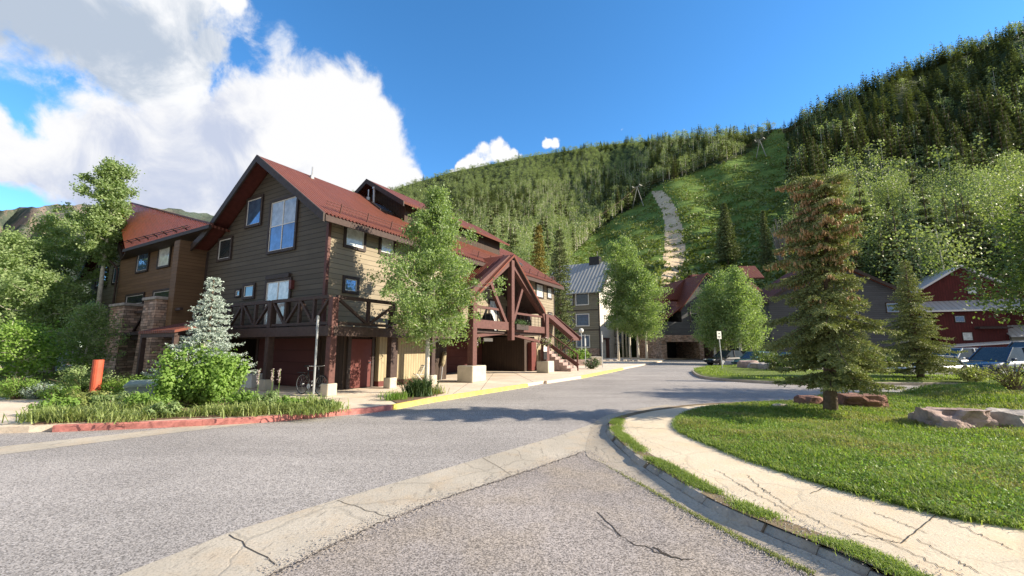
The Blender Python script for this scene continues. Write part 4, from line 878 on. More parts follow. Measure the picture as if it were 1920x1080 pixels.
m=MB(); m.beam((-1.0,11.3,2.2),(-1.0,13.75,2.2),.25,.4); m.beam((-1.0,11.35,3.4),(-1.0,13.7,3.4),.12,.12); m.beam((-1,11.4,2.4),(-1,12.6,3.35),.1,.1); m.beam((-1,13.7,2.4),(-1,12.6,3.35),.1,.1); m.build('balcony_railing','dark_timber',wing); MB().beam((-1,8.7,3.35),(-1,9.95,3.35),.12,.12).build('railing_bar','dark_timber',wing); MB().beam((-1,8.7,2.2),(-1,9.95,2.2),.2,.35).build('balcony_beam','dark_timber',wing)
m=MB(); m.box(-1.5,wk,9.2,19,2.2,2.34); m.build('balcony_floor','dark_timber',wing)
m=MB(); m.slab([(-2.9,4.2,2.25),(-2.9,7.3,2.25),(-1.1,7.3,2.75),(-1.1,4.2,2.75)],(0,0,-.1)); pc=m.build('porch_roof','roof_red_y',wing); m=MB(); m.box(-2.85,-2.75,4.3,7.2,2.0,2.15); m.box(-2.85,-2.7,7.05,7.2,0,2.05); m.box(-2.85,-2.7,4.3,4.45,0,2.05); m.build('porch_frame','dark_timber',pc)
# ---------------- pale inn with grey metal roof
inn=thing('inn','olive-grey three-storey inn with corrugated grey metal roof and sunlit white gable','inn',(12.6,60.3,0),AX)
IFL=Fr((0,0,0),(0,1,0),(-1,0,0)); IFR=Fr((0,0,0),(1,0,0),(0,-1,0))
m=MB(); ie=9.9; ip=15.0; iw=11.5; il=9.0
pr=[(0,0),(0,ie),(iw/2,ip),(iw,ie),(iw,0)]
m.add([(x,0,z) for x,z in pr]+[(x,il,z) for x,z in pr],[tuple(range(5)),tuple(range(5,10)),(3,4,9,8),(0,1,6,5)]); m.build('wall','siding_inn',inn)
m=MB(); m.slab([(0.02,-.04,0),(iw,-.04,0),(iw,-.04,ie),(iw/2,-.04,ip-.1),(0.02,-.04,ie)],(0,.05,0)); m.build('gable_wall','siding_white',inn,label='pale sunlit gable wall')  # sunlit side gets a paler siding, sunlight put into its colour
m=MB(); sl=(ip-ie)/(iw/2)
m.slab([(-.6,-.6,ie-.6*sl+.15),(-.6,il+.3,ie-.6*sl+.15),(iw/2,il+.3,ip+.15),(iw/2,-.6,ip+.15)],(0,0,-.14)); m.slab([(iw+.6,-.6,ie-.6*sl+.15),(iw+.6,il+.3,ie-.6*sl+.15),(iw/2,il+.3,ip+.15),(iw/2,-.6,ip+.15)],(0,0,-.14)); r_=m.build('roof','roof_grey',inn)
m=MB(); m.beam((-.6,-.62,ie-.6*sl),(iw/2,-.62,ip),.08,.35); m.beam((iw+.6,-.62,ie-.6*sl),(iw/2,-.62,ip),.08,.35); m.build('barge_board','trim',r_)
m=MB(); m.bbox(iw/2-.6,iw/2+.6,1.5,3.2,ip-.6,ip+1.0,.03); m.tube([(iw/2,2,ip+1),(iw/2,2,ip+1.9)],.08,6); m.build('chimney','black',r_)
m=MB(); m.box(-.06,0,-.06,.12,0,ie-.4); m.build('corner_board','trim',inn)
for z in (1.5,4.6,7.7):
    window(inn,IFL,1.5,3.6,z,z+1.85,gl='glass_sky' if z<6 else 'glass_dark',tr='white',sash='trim',tw=.14); window(inn,IFL,3.9,5.1,z,z+1.85,gl='glass_dark',tr='trim',nx=3,nz=4,tw=.1)
m=MB(); IFL.box(m,0.15,5.3,0,1.4,0,.08); m.build('brick_base','stone',inn)
m=MB(); IFL.box(m,0.05,8,6.9,7.0,0,.06); IFL.box(m,0.05,8,4.0,4.1,0,.06); m.build('belt_board','trim',inn)
for x,z in ((2.0,7.5),(4.6,7.5),(2.0,4.6),(4.6,4.6),(2.6,11)): window(inn,IFR,x,x+1.0,z,z+1.7,gl='glass_dark',tw=.1,nz=2)
window(inn,IFR,.9,2.3,.1,2.6,gl='glass_white',tr='white',name='door',nx=2); m=MB(); IFR.box(m,2.4,3.3,0,2.7,.04,.3); IFR.box(m,.6,3.3,2.7,2.95,.04,.4); m.build('door_frame','red_timber',inn)
m=MB(); m.box(6.2,10.5,-1.6,-.06,5.6,5.8); m.box(6.2,10.5,-1.6,-.06,8.9,9.05); [m.box(6.2,10.5,-1.6,-1.52,z,z+.9) for z in (5.8,)]; m.build('balcony','red_timber',inn)
m=MB(); [m.box(x,x+.25,-1.6,-1.35,0,9) for x in (6.2,8.3,10.3)]; m.build('balcony_post','bark_white',inn)
for x in (6.8,8.9): 
    for z in (.5,3.2,6.2): window(inn,IFR,x,x+1.1,z,z+1.6,gl='glass_dark',tw=.1,nz=2)
m=MB(); m.box(iw,iw+9,-1.0,8,0,7.2); m.build('rear_wing','siding_slate',inn); m=MB(); m.slab([(iw,-1.5,7),(iw+9.4,-1.5,7),(iw+9.4,3,10),(iw,3,10)],(0,0,-.15)); m.build('rear_roof','roof_grey',inn)
# planter wall & low roof in front of the inn (left of it)
# ---------------- red roofed house with dark garage
rh=thing('garage_house','slate-walled house with bright red roof over a dark garage opening','house',(23.3,57.5,0),R(8))
HF=Fr((0,0,0),(1,0,0),(0,-1,0))
m=MB(); pr=[(0,3.2),(0,7.0),(3.9,11.6),(9.5,7.0),(9.5,3.2)]
m.add([(x,0,z) for x,z in pr]+[(x,12,z) for x,z in pr],[tuple(range(5)),tuple(range(5,10)),(0,1,6,5),(3,4,9,8)]); m.build('wall','siding_slate',rh)
m=MB(); m.box(-3.1,-2.4,0,8,0,3.2); m.box(2.3,2.95,-.1,8,0,3.2); m.box(-3.1,2.95,-.12,.3,2.3,3.2); m.box(5,9.5,.2,8,0,3.2); m.box(-2.6,9.5,7.5,8,0,3.2); m.build('stone_base','stone',rh)
m=MB(); m.box(-2.4,2.3,6,6.3,0,2.3); m.build('garage_back','black',rh); m=MB(); m.box(-2.6,0,0,9,3.2,5.0); m.build('side_wall','siding_slate',rh)  # garage back wall coloured black to hold the shade inside
m=MB(); m.slab([(-.5,-.5,6.5),(-.5,12.4,6.5),(3.9,12.4,11.9),(3.9,-.5,11.9)],(0,0,-.15)); m.slab([(10,-.5,6.7),(10,12.4,6.7),(3.9,12.4,11.9),(3.9,-.5,11.9)],(0,0,-.15)); rr_=m.build('roof','roof_red_y',rh)
m=MB(); m.slab([(-3.2,-.4,4.9),(-3.2,10,4.9),(-.02,10,7.2),(-.02,-.4,7.2)],(0,0,-.15)); m.build('lower_roof','roof_red_y',rh)
m=MB(); m.box(-2.6,0,3,11,4.9,7.6); m.build('side_block','siding_slate',rh); rp=[D(1243,561,58),D(1291,517,64),D(1316,534,66),D(1288,562,61)]; Mi=(Matrix.Translation((23.3,57.5,0))@Matrix.Rotation(R(8),4,'Z')).inverted(); m=MB(); m.slab([Mi@q for q in rp],(.1,.35,-.25)); m.build('upper_roof','roof_red_y',rh)
m=MB(); m.bbox(5.0,6.3,5,6.2,9.5,12.6,.03); m.build('chimney','door_red',rr_)
window(rh,HF,1.2,2.6,5.0,7.4,gl='glass_dark',tw=.12,nz=2); window(rh,HF,5.5,6.8,4.2,5.6,gl='glass_dark')
m=MB(); m.box(9.5,17,1,10,0,3.0); m.build('side_wing','red_wall',rh); m=MB(); m.slab([(9.4,.5,3.0),(17.4,.5,3.0),(17.4,5.5,4.8),(9.4,5.5,4.8)],(0,0,-.15)); m.build('wing_roof','roof_red',rh)
# ---------------- slate blue house behind the spruces
bh=thing('slate_house','slate-blue sided house with low red roof behind the spruces','house',D(1555,690,44)*Vector((1,1,0)) if False else (30.8,50,0),R(-8)); bh.scale=(1.08,1.08,1.10)
m=MB(); pr=[(0,0),(0,6.6),(6.5,10.6),(14.2,6.6),(14.2,0)]
m.add([(x,0,z) for x,z in pr]+[(x,9,z) for x,z in pr],[tuple(range(5)),tuple(range(5,10)),(0,1,6,5),(3,4,9,8)]); m.build('wall','siding_slate',bh)
m=MB(); m.slab([(-.5,-.5,6.4),(-.5,9.4,6.4),(6.5,9.4,10.85),(6.5,-.5,10.85)],(0,0,-.15)); m.slab([(14.8,-.5,6.4),(14.8,9.4,6.4),(6.5,9.4,10.85),(6.5,-.5,10.85)],(0,0,-.15)); b_=m.build('roof','roof_red_y',bh)
m=MB(); m.beam((-.5,-.55,6.3),(6.5,-.55,10.75),.08,.3); m.beam((14.8,-.55,6.3),(6.5,-.55,10.75),.08,.3); m.build('barge_board','trim',b_)
window(bh,HF,11.6,12.9,5.0,6.1,gl='glass_sky',tw=.08); window(bh,HF,7.5,9.0,4.5,6.0,gl='glass_dark'); window(bh,HF,3,4.5,4.5,6.0,gl='glass_dark'); window(bh,HF,12.4,13.5,.1,3.9,gl='glass_dark',tw=.12,name='door')
m=MB(); m.box(-1.6,0,3,9,0,8.0); m.build('side_wall','siding_slate',bh); m=MB(); m.slab([(-2.0,2.6,7.9),(.6,2.6,7.9),(.6,6,9.6),(-2.0,6,9.6)],(0,0,-.15)); m.slab([(.2,5.6,9.9),(2.2,5.6,9.9),(2.2,8,11.8),(.2,8,11.8)],(0,0,-.15)); m.build('side_roof','roof_red',bh)
# ---------------- dark red barn-like building
bn=thing('red_lodge','dark red board-walled lodge with white-edged gable and grey porch roof','lodge',(48.6,50.0,0),R(-24)); bn.scale=(.80,.9,.97)
m=MB(); pr=[(-1.0,0),(-1.0,7.6),(5.8,11.3),(12.5,7.6),(12.5,0)]
m.add([(x,1.2,z) for x,z in pr]+[(x,14,z) for x,z in pr],[tuple(range(5)),tuple(range(5,10)),(0,1,6,5),(3,4,9,8)]); m.build('wall','red_wall',bn)
m=MB(); m.slab([(-1.8,.7,7.35),(-1.8,14,7.35),(5.8,14,11.55),(5.8,.7,11.55)],(0,0,-.16)); m.slab([(13.3,.7,7.35),(13.3,14,7.35),(5.8,14,11.55),(5.8,.7,11.55)],(0,0,-.16)); n_=m.build('roof','roof_white',bn)
m=MB(); m.beam((-1.8,.62,7.28),(5.8,.62,11.48),.1,.22); m.beam((13.3,.62,7.28),(5.8,.62,11.48),.1,.22); m.build('barge_board','white',n_)
m=MB(); m.slab([(-1.2,-1.2,6.0),(13,-1.2,6.0),(13,1.25,7.3),(-1.2,1.25,7.3)],(0,0,-.15)); m.build('porch_roof','roof_white',bn); m=MB(); m.box(-1.2,13,-1.28,-1.2,5.82,6.02); m.build('fascia','white',bn)
m=MB(); m.box(1.6,9,-.6,1.2,0,5.9); m.build('front_wall','red_wall',bn)
FF=Fr((0,-.6,0),(1,0,0),(0,-1,0)); F2=Fr((0,1.2,0),(1,0,0),(0,-1,0))
window(bn,F2,6.3,7.4,8.0,9.0,gl='glass_white',tr='trim',tw=.08); window(bn,FF,3.6,4.8,4.5,5.4,gl='glass_sky'); window(bn,FF,4.2,5.3,2.4,3.4,gl='glass_white',tr='trim',tw=.06); window(bn,F2,0,1.4,3.8,5.6,gl='glass_sky'); window(bn,F2,-.6,1.2,.8,2.4,gl='glass_dark')
m=MB(); m.slab([(1.8,-2.6,1.7),(10.6,-2.6,2.3),(10.6,-.6,2.5),(1.8,-.6,1.9)],(0,0,-.1)); e_=m.build('entrance_roof','white',bn); m=MB(); m.slab([(1.8,-2.55,1.15),(10.6,-2.55,1.6),(10.6,-2.55,2.2),(1.8,-2.55,1.6)],(0,.1,0)); m.build('fascia','red_wall',e_); m=MB(); [m.box(x,x+.2,-2.5,-2.3,0,1.4) for x in (3.2,6.5,10.1)]; m.build('post','dark_timber',e_)
m=MB(); m.box(9,16,-1.0,1.2,0,2.9); m.build('end_block','siding_inn',bn); m=MB(); m.slab([(8.8,-1.3,2.9),(16.3,-1.3,2.9),(16.3,1.2,4.2),(8.8,1.2,4.2)],(0,0,-.12)); m.build('end_roof','roof_white',bn); F3=Fr((0,-1,0),(1,0,0),(0,-1,0)); [window(bn,F3,x,x+.6,1.0,1.7,gl='glass_dark',tw=.05) for x in (11,12.3,13.6)]
m=MB(); m.box(5.6,8.9,-.64,-.6,3.9,4.05); m.box(5.6,8.9,-1.8,-.6,3.75,3.9); m.build('balcony','dark_timber',bn)
m=MB(); m.slab([(-9,4,7.0),(-.9,4,7.0),(-.9,9,9.0),(-9,9,9.0)],(0,0,-.16)); m.build('side_roof','roof_white',bn); m=MB(); m.box(-8.6,-1,4.4,12,0,7.0); m.build('side_wing','siding_white',bn)
# ---------------- lean-to house peeping through trees far left
fh=thing('white_shed','small pale building half hidden among the left trees','shed',(-33,25,0),R(35))
m=MB(); m.box(0,4,0,4,0,4.2); m.build('wall','siding_white',fh); m=MB(); m.slab([(-.3,-.3,4.1),(4.3,-.3,4.1),(4.3,4.3,5.2),(-.3,4.3,5.2)],(0,0,-.12)); m.build('roof','roof_white',fh); window(fh,HF,1,2,1.5,2.7)
# ================================================================== NEAR TREES AND PLANTS
UPV=Vector((0,0,1))
def leafy(name,label,cat,base,h,prof,nl,ls,seed,leafm='aspen',barkm='bark_white',tr=.11,zlow=.3,nlimb=34,lean=(0,0),clump=.3,rise=.75,group=None,multi=1,up=.4):
    """prof: list (height fraction, radius in metres) or (fraction, left, right)"""
    rr=random.Random(seed); rng=np.random.default_rng(seed); base=Vector(base)
    root=thing(name,label,cat,base,0,group); mb=MB(); Cs=[]
    tp=[]; nseg=9
    for i in range(nseg+1):
        f=i/nseg; tp.append(Vector((lean[0]*f+.10*math.sin(f*5+seed)*f,lean[1]*f+.08*math.cos(f*4+seed)*f,h*.90*f-.1*(i==0))))
    mb.tube(tp,[tr*(1.15 if i==0 else 1)*(1-.88*(i/nseg)) for i in range(nseg+1)],8)
    def tpos(f): k=f*nseg; i=min(nseg-1,int(k)); return tp[i].lerp(tp[i+1],k-i)
    def rad(f,side):
        T=[(p[0],p[1] if (side<0 or len(p)<3) else p[2]) for p in prof]; return lerp(T,f)
    for i in range(nlimb):
        f=zlow+(.98-zlow)*(i+rr.random()*.8)/nlimb; az=i*2.399+rr.uniform(-.4,.4); sd=math.cos(az); L=(rad(f,-1)*(1-sd)/2+rad(f,1)*(1+sd)/2)*rr.uniform(.62,1.12); L=max(L,.15)
        p0=tpos(min(.995,f*1.01)); d=Vector((math.cos(az),math.sin(az),rise*rr.uniform(.4,1.2))); pts=[p0]; n=5
        for k in range(1,n+1):
            t=k/n; p=p0+Vector((math.cos(az)*L*t,math.sin(az)*L*t,L*rise*.8*(t-.35*t*t)))+Vector((rr.uniform(-1,1),rr.uniform(-1,1),rr.uniform(-1,1)))*.05*L; pts.append(p)
        mb.tube(pts,[max(.006,tr*.30*(1-f*.5)*(1-.85*k/n)) for k in range(n+1)],5)
        nc=max(3,int(4+L*4))
        for c in range(nc):
            t=rr.uniform(.22,1.05); k=min(n-1,int(t*n)); q=pts[k].lerp(pts[k+1],min(1.2,t*n-k)); off=Vector((rr.gauss(0,1),rr.gauss(0,1),rr.gauss(0,.8)))*L*.16
            q=q+off; Cs.append(q)
            if rr.random()<.5: mb.tube([pts[k],q],[.008,.004],4)
    Cs=np.array([tuple(c) for c in Cs]); per=max(1,nl//len(Cs)); P=np.repeat(Cs,per,0); sg=clump*rng.uniform(.6,1.35,len(Cs)).repeat(per)[:,None]; dirs=rng.normal(size=P.shape); P=P+dirs*sg*[1,1,.85]*.6
    mb.build('trunk',barkm,root,smooth=True); leaves('crown',P,ls,seed+7,leafm,root,up=up); return root
def conifer(name,label,base,h,lt,seed,needm='spruce',barkm='bark',cones=0,zl=.12,nwh=None,nb=7,nlen=.075,nw=.016,dens=1.0,tr=.12,lean=(0,0),droop=.3,group=None,twsp=.085,jit=(.68,1.1)):
    """lt: table (z fraction, left radius, right radius)"""
    rr=random.Random(seed); rng=np.random.default_rng(seed); root=thing(name,label,'conifer' ,base,0,group); mb=MB(); nwh=nwh or int(h/.17)
    mb.tube([Vector((lean[0]*f,lean[1]*f,h*f*.99-.15*(f==0))) for f in (0,.15,.4,.7,1)],[tr*1.25,tr,tr*.75,tr*.4,.012],10)
    A=[];Dv=[];Ln=[];CN=[]
    for i in range(nwh):
        f=zl+(1-zl)*(i+.5)/nwh; off=rr.random()*6.28; n=nb if f<.85 or cones else max(4,nb-2); f0=f
        for j in range(n):
            f=min(.995,f0+rr.uniform(-.5,.5)*(1-zl)/nwh); az=off+j*6.283/n+rr.uniform(-.3,.3); sd=math.cos(az); L=(lerp([(q[0],q[1]) for q in lt],f)*(1-sd)/2+lerp([(q[0],q[2]) for q in lt],f)*(1+sd)/2)*rr.uniform(*jit); cb=rr.random()
            if cones:
                nz_=mnoise.noise(Vector((math.cos(az)*1.6,math.sin(az)*1.6,f*7.0))); L*=1.0+.75*nz_; cb=.5+.9*mnoise.noise(Vector((math.cos(az)*2.2+5,math.sin(az)*2.2,f*9.0)))
            if L<.05: continue
            c,s=math.cos(az),math.sin(az); ang=(.12 if cones else .35)*(f>.9)-droop*(1-f)*rr.uniform(.6,1.3)*(.5 if f<.2 and not cones else 1)*(.25 if cones and f<.26 else 1); pts=[]; m=8
            p0=Vector((lean[0]*f,lean[1]*f,h*f))
            for k in range(m+1):
                t=k/m; zz=L*(ang*t-.30*t*t+.28*t**3*(1 if f<.8 else .4)); pts.append(p0+Vector((c*L*t,s*L*t,zz)))
            mb.tube([pts[0],pts[3],pts[6],pts[8]],[.018*(1.3-f),.012*(1.3-f),.007,.003],4)
            ntw=max(3,int(L/twsp))
            for q in range(ntw+1):
                t=.12+.88*(q+rr.random()*.6)/(ntw+.6); t=min(t,1); k=min(m-1,int(t*m)); p=pts[k].lerp(pts[k+1],t*m-k); 
                for sgn in (-1,1):
                    tl=min(.5,.13+L*.30*(1-t)**.7)*rr.uniform(.7,1.15); a2=az+sgn*rr.uniform(.7,1.15); dd=Vector((math.cos(a2),math.sin(a2),rr.uniform(-.45,-.02)-(.35 if cones and f>.26 else 0))).normalized()
                    if q==ntw and sgn==1: dd=(pts[m]-pts[m-1]).normalized()
                    A.append(tuple(p)); Dv.append(tuple(dd)); Ln.append(tl)
                    if cones and f>.5 and cb<.35+f*.35 and t>.35 and rr.random()<cones*min(1,(f-.48)*3.0): CN+= [tuple(p+dd*tl*rr.random()) for _ in range(2)]
    mb.build('trunk',barkm,root,smooth=True)
    A=np.array(A);Dv=np.array(Dv);Ln=np.array(Ln); per=np.maximum(3,(Ln/.022*dens).astype(int)); idx=np.repeat(np.arange(len(A)),per); t=rng.uniform(0,1.05,len(idx))
    base_=A[idx]+Dv[idx]*(Ln[idx]*t)[:,None]; D_=Dv[idx]; rnd=rng.normal(size=base_.shape); side=unit(rnd-D_*np.sum(rnd*D_,1,keepdims=True)); nd=unit(D_*.75+side*.8+[0,0,.12]); nl=(nlen*rng.uniform(.6,1.25,len(idx)))[:,None]
    wv=unit(np.cross(nd,rng.normal(size=nd.shape)))*nw*.5; tip=base_+nd*nl; V=np.stack([base_-wv*.7,base_+wv*.7,base_+nd*nl*.6+wv,tip,base_+nd*nl*.6-wv],1).reshape(-1,3)
    npmesh('crown',V,[np.arange(len(V)).reshape(-1,5)],needm,root)
    if CN:
        CN=np.array(CN); n=len(CN); L=rng.uniform(.08,.13,n)[:,None]; Vs=[];k=5
        dn=unit(np.stack([rng.normal(size=n)*.2,rng.normal(size=n)*.2,-np.ones(n)],1)); a=unit(np.cross(dn,rng.normal(size=dn.shape))); b=np.cross(dn,a)
        for tt,rd in ((0,.010),(.3,.021),(.8,.018),(1,.006)):
            for q in range(5): an=q*2*math.pi/5; Vs.append(CN+dn*L*tt+(a*math.cos(an)+b*math.sin(an))*rd)
        V=np.stack(Vs,1).reshape(-1,3); P=[]
        for r_ in range(3):
            for q in range(5): P.append([r_*5+q,r_*5+(q+1)%5,(r_+1)*5+(q+1)%5,(r_+1)*5+q])
        P=np.array(P); F_=(P[None]+np.arange(n)[:,None,None]*20).reshape(-1,4); npmesh('cones',V,[F_],'cone',root)
    return root
def at(u,v): return G(u,v,0)
# front aspen by the kerb
b=G(799,737,0); 
leafy('aspen_tree','slender pale-trunked aspen in the kerbside planter before the lodge','aspen tree',b,8.5,[(.18,.3),(.23,1.5),(.34,2.05),(.48,1.75),(.6,1.45),(.75,1.1),(.88,.6),(1,.12)],46000,.09,3,zlow=.22,nlimb=56,tr=.095,lean=(.12,.1),clump=.24)
# foreground spruce
pm=76.
sp=[(335,1495,1592),(360,1490,1592),(385,1488,1585),(410,1476,1590),(437,1466,1628),(455,1462,1580),(480,1452,1572),(505,1440,1575),(530,1432,1592),(550,1430,1634),(572,1434,1592),(600,1440,1605),(640,1465,1625),(680,1478,1652),(705,1470,1662),(725,1470,1640),(745,1485,1600)]
lt=[]
for v,a,c in reversed(sp):
    f=(778-v)/(778-335.); cx=1557+(1513-1557)*f+ 40*f; cx2=cx-6*math.sin(f*3.14); k=1/ (pm); q_=.94+.08*sm(.5,.9,f); lt.append((f,(cx2-a)*k*q_,(c-cx2)*k*q_))
S1=at(1557,778); conifer('spruce_tree','large foreground spruce with tan cones clustered in its crooked leaning top',S1,6.15,lt,5,cones=1.0,zl=.125,nwh=29,nb=7,tr=.135,lean=(.50,0),dens=1.7,nlen=.062,nw=.021,twsp=.055,jit=(.6,1.15),droop=.6)
# second spruce on the island
lt=[(.05,1.35,1.6),(.2,1.5,1.65),(.4,1.2,1.25),(.6,.85,.85),(.8,.45,.45),(1,.06,.06)]
conifer('spruce_tree','medium pyramid spruce on the far lawn in front of the parked cars',at(1727,713),6.1,lt,9,zl=.09,nwh=26,nb=8,dens=.85,nlen=.085,nw=.030,twsp=.09,lean=(-.05,0),tr=.13,jit=(.6,1.15))
# blue spruce by the garage
lt=[(.18,1.15,1.15),(.3,1.15,1.2),(.45,.85,.9),(.6,.55,.6),(.8,.28,.3),(1,.07,.07)]
conifer('blue_spruce','young silvery blue spruce rising out of the shrub by the garage',G(378,757,0),3.75,lt,12,needm='blue_spruce',zl=.22,nwh=19,nb=7,dens=1.2,nlen=.06,nw=.019,tr=.09,droop=.1,twsp=.07,jit=(.5,1.2))
m=MB(); p=G(385,757,0); m.tube([(p.x+.02,p.y-.35,0),(p.x+.02,p.y-.35,1.75)],.075,8); tag(m.build('wooden_stake','bark_white'),'pale round wooden stake against the young blue spruce','stake')
# conifers further off
conifer('conifer','tall dark spruce with yellow-green top between the lodge and the inn',D(1052,672,46)*Vector((1,1,0)),14.8,[(.08,1.6,1.7),(.3,1.5,1.6),(.55,1.15,1.3),(.75,1.0,1.0),(.9,.6,.6),(1,.12,.12)],15,nwh=40,nb=7,dens=.22,nlen=.24,nw=.09,twsp=.2,needm='spruce_far')
conifer('conifer','golden-tipped spruce rising just behind the end of the lodge',(3.3,50,0),16.4,[(.1,1.6,1.6),(.4,1.3,1.3),(.7,.95,.95),(.9,.55,.55),(1,.1,.1)],16,nwh=40,nb=7,dens=.2,nlen=.26,nw=.1,twsp=.22,needm='gold_spruce')
conifer('conifer','dark spruce standing alone on the lower ski run',hill(1366,500)[0],17,[(.08,3.4,3.4),(.5,2.3,2.3),(.8,1.2,1.2),(1,.15,.15)],17,nwh=34,nb=8,dens=.12,nlen=.5,nw=.2,twsp=.35,needm='spruce_far')
conifer('conifer','small ragged spruce at the foot of the ski run beside the bare shrub',hill(1440,510)[0],15,[(.08,1.8,1.8),(.5,1.3,1.3),(.8,.7,.7),(1,.1,.1)],18,nwh=30,nb=6,dens=.12,nlen=.4,nw=.16,twsp=.35,needm='spruce_far')
conifer('conifer','dark spruce behind the slate house roof',(60,62,0),15,[(.08,2.6,2.6),(.5,1.8,1.8),(.8,1,1),(1,.12,.12)],19,nwh=30,nb=7,dens=.12,nlen=.4,nw=.16,twsp=.35,needm='spruce_far')
conifer('conifer','small spruce in front of the slate house wall',(26.5,32,0),3.6,[(.1,.9,.9),(.5,.6,.6),(1,.05,.05)],20,nwh=16,nb=7,dens=.5,nlen=.1,nw=.035,twsp=.12)
conifer('conifer','pale slender spruce at the far left behind the driveway garden',D(30,700,24)*Vector((1,1,0)),6.2,[(.1,1.3,1.3),(.5,.9,.9),(1,.08,.08)],21,nwh=22,nb=7,dens=.4,nlen=.13,nw=.045,twsp=.15,needm='blue_spruce')
# bare shrub at the foot of the slope
r2=random.Random(3); m=MB(); 
for i in range(60):
    a=r2.uniform(0,6.28); l=r2.uniform(4,12); q=r2.uniform(.2,.9)*2.6; m.tube([(0,0,0),(math.cos(a)*q*.4,math.sin(a)*q*.4,l*.5),(math.cos(a)*q,math.sin(a)*q,l)],[.12,.09,.03],4)
tag(m.build('bare_shrub','dry',loc=hill(1469,505)[0]),'grey leafless shrub at the right foot of the ski run','shrub')
# aspens beside the inn and by the garage house
for k,(u,v,y,h,w,lab) in enumerate([(1160,674,54,17.0,2.1,'tall aspen hiding the corner of the inn balconies'),(1182,674,55,18.2,2.5,'tallest aspen of the clump right of the inn'),(1197,675,53,14.0,2.6,'leaning aspen in the middle of the clump right of the inn'),(1213,675,52,12.5,2.9,'broad aspen at the right edge of the clump by the inn')]):
    leafy('aspen_tree',lab,'aspen tree',D(u,v,y)*Vector((1,1,0)),h,[(.15,.6),(.3,w),(.5,w),(.75,w*.75),(.9,w*.4),(1,.15)],14000,.2,30+k,zlow=.22,nlimb=34,tr=.15,clump=.5,group=None)
for k,(u,y,h,w,lab) in enumerate([(1342,57,11.5,2.0,'shaded aspen directly left of the street sign'),(1362,58,13.6,2.2,'tall bushy aspen behind the street sign'),(1390,55,13.4,2.0,'bright aspen right of the street sign'),(1410,56,10.8,1.8,'lower aspen at the left edge of the foreground spruce')]):
    leafy('aspen_tree',lab,'aspen tree',D(u,674,y-13)*Vector((1,1,0)),h*.78,[(.12,.8),(.25,w*.85),(.5,w*.85),(.75,w*.7),(.9,w*.4),(1,.2)],15000,.17,40+k,zlow=.18,nlimb=34,tr=.15,clump=.55)
# tree at the right edge
leafy('broadleaf_tree','large dark leafy tree overhanging the right edge above the parked cars','tree',(20.9,14.6,0),8.2,[(.2,2.6),(.35,3.4),(.55,3.2),(.75,2.6),(.9,1.5),(1,.3)],26000,.13,50,leafm='edge_leaf',barkm='bark',zlow=.26,nlimb=52,tr=.16,clump=.42)
# left aspens
lt_=[((215,300),(172,700),25,'tallest aspen with a bare white trunk before the left end of the lodge',3.1,.2),((108,392),(95,700),27,'full aspen left of the tallest aspen by the lodge',2.5,0),((40,430),(30,700),24,'leafy aspen at the far left edge of the photo',2.6,0),((78,505),(60,700),22,'lower aspen in front of the far left group',2.0,0),((-70,420),(-60,700),24,'aspen just outside the left edge',3.4,0),((-10,470),(5,700),26,'aspen behind the leafy far left one',3.0,0)]
for k,((tu,tv),(bu,bv),y,lab,w,ln) in enumerate(lt_):
    CK=.27 if k==0 else .32
    T=D(tu,tv,y); B_=D(bu,bv,y); 
    leafy('aspen_tree',lab,'aspen tree',(B_.x,y,0),T.z*(1.10 if k==0 else 1.06),[(.2,w*.6),(.35,w),(.55,w),(.75,w*.75),(.9,w*.45),(1,.2)] if k else [(.45,.8,.1),(.58,2.4,.25),(.7,2.4,.7),(.83,1.5,.9),(.93,.9,.6),(1,.2,.2)],26000 if k<3 else 14000,.14,60+k,zlow=.22 if k else .50,nlimb=34,tr=.17,clump=CK,lean=(T.x-B_.x,0),rise=.6)
leafy('young_tree','small young tree right of the dark gap beside the stone piers','small tree',D(152,712,19)*Vector((1,1,0)),3.9,[(.1,.7),(.3,1.25),(.6,1.1),(.85,.6),(1,.1)],9000,.09,80,leafm='aspen',zlow=.14,nlimb=36,tr=.06,clump=.24)
leafy('young_tree','yellow-green small maple at the far left beside the driveway garden','small tree',D(28,715,17)*Vector((1,1,0)),2.6,[(.1,1.2),(.4,1.9),(.7,1.5),(1,.3)],9000,.11,81,leafm='lime',zlow=.14,nlimb=36,tr=.06,clump=.26,up=1.2)
# shrubs
def shrub(name,label,base,rx,ry,h,n,ls,seed,m='lime',nst=26,cat='shrub',up=.5,group=None,flow=None):
    rr=random.Random(seed); rng=np.random.default_rng(seed); root=thing(name,label,cat,base,0,group); mb=MB(); Cs=[]
    for i in range(nst):
        a=rr.uniform(0,6.28); q=rr.uniform(.1,1)**.6; l=h*(1-.45*q*q)*rr.uniform(.75,1.08); e=Vector((math.cos(a)*rx*q,math.sin(a)*ry*q,l)); mb.tube([(e.x*.15,e.y*.15,0),(e.x*.5,e.y*.5,l*.6),e],[.018,.012,.004],4)
        for k in range(7): t=rr.uniform(.25,1.0); Cs.append(Vector((e.x*(.15+.85*t),e.y*(.15+.85*t),e.z*t)))
    C=np.array([tuple(c) for c in Cs]); per=n//len(C)+1; P=np.repeat(C,per,0)+rng.normal(size=(len(C)*per,3))*[rx*.12,ry*.12,h*.09]; P[:,2]=np.abs(P[:,2])
    mb.build('stems','bark',root); leaves('foliage',P,ls,seed,m,root,up=up)
    if flow:
        Q=P[rng.integers(0,len(P),flow[1])]+[0,0,.03]; leaves('flowers',Q,ls*1.1,seed+1,flow[0],root)
    return root
shrub('shrub','big lush bright green shrub wrapped round the blue spruce',G(322,768,0)+Vector((0,.5,0)),1.15,.8,1.75,11000,.095,90,nst=34)
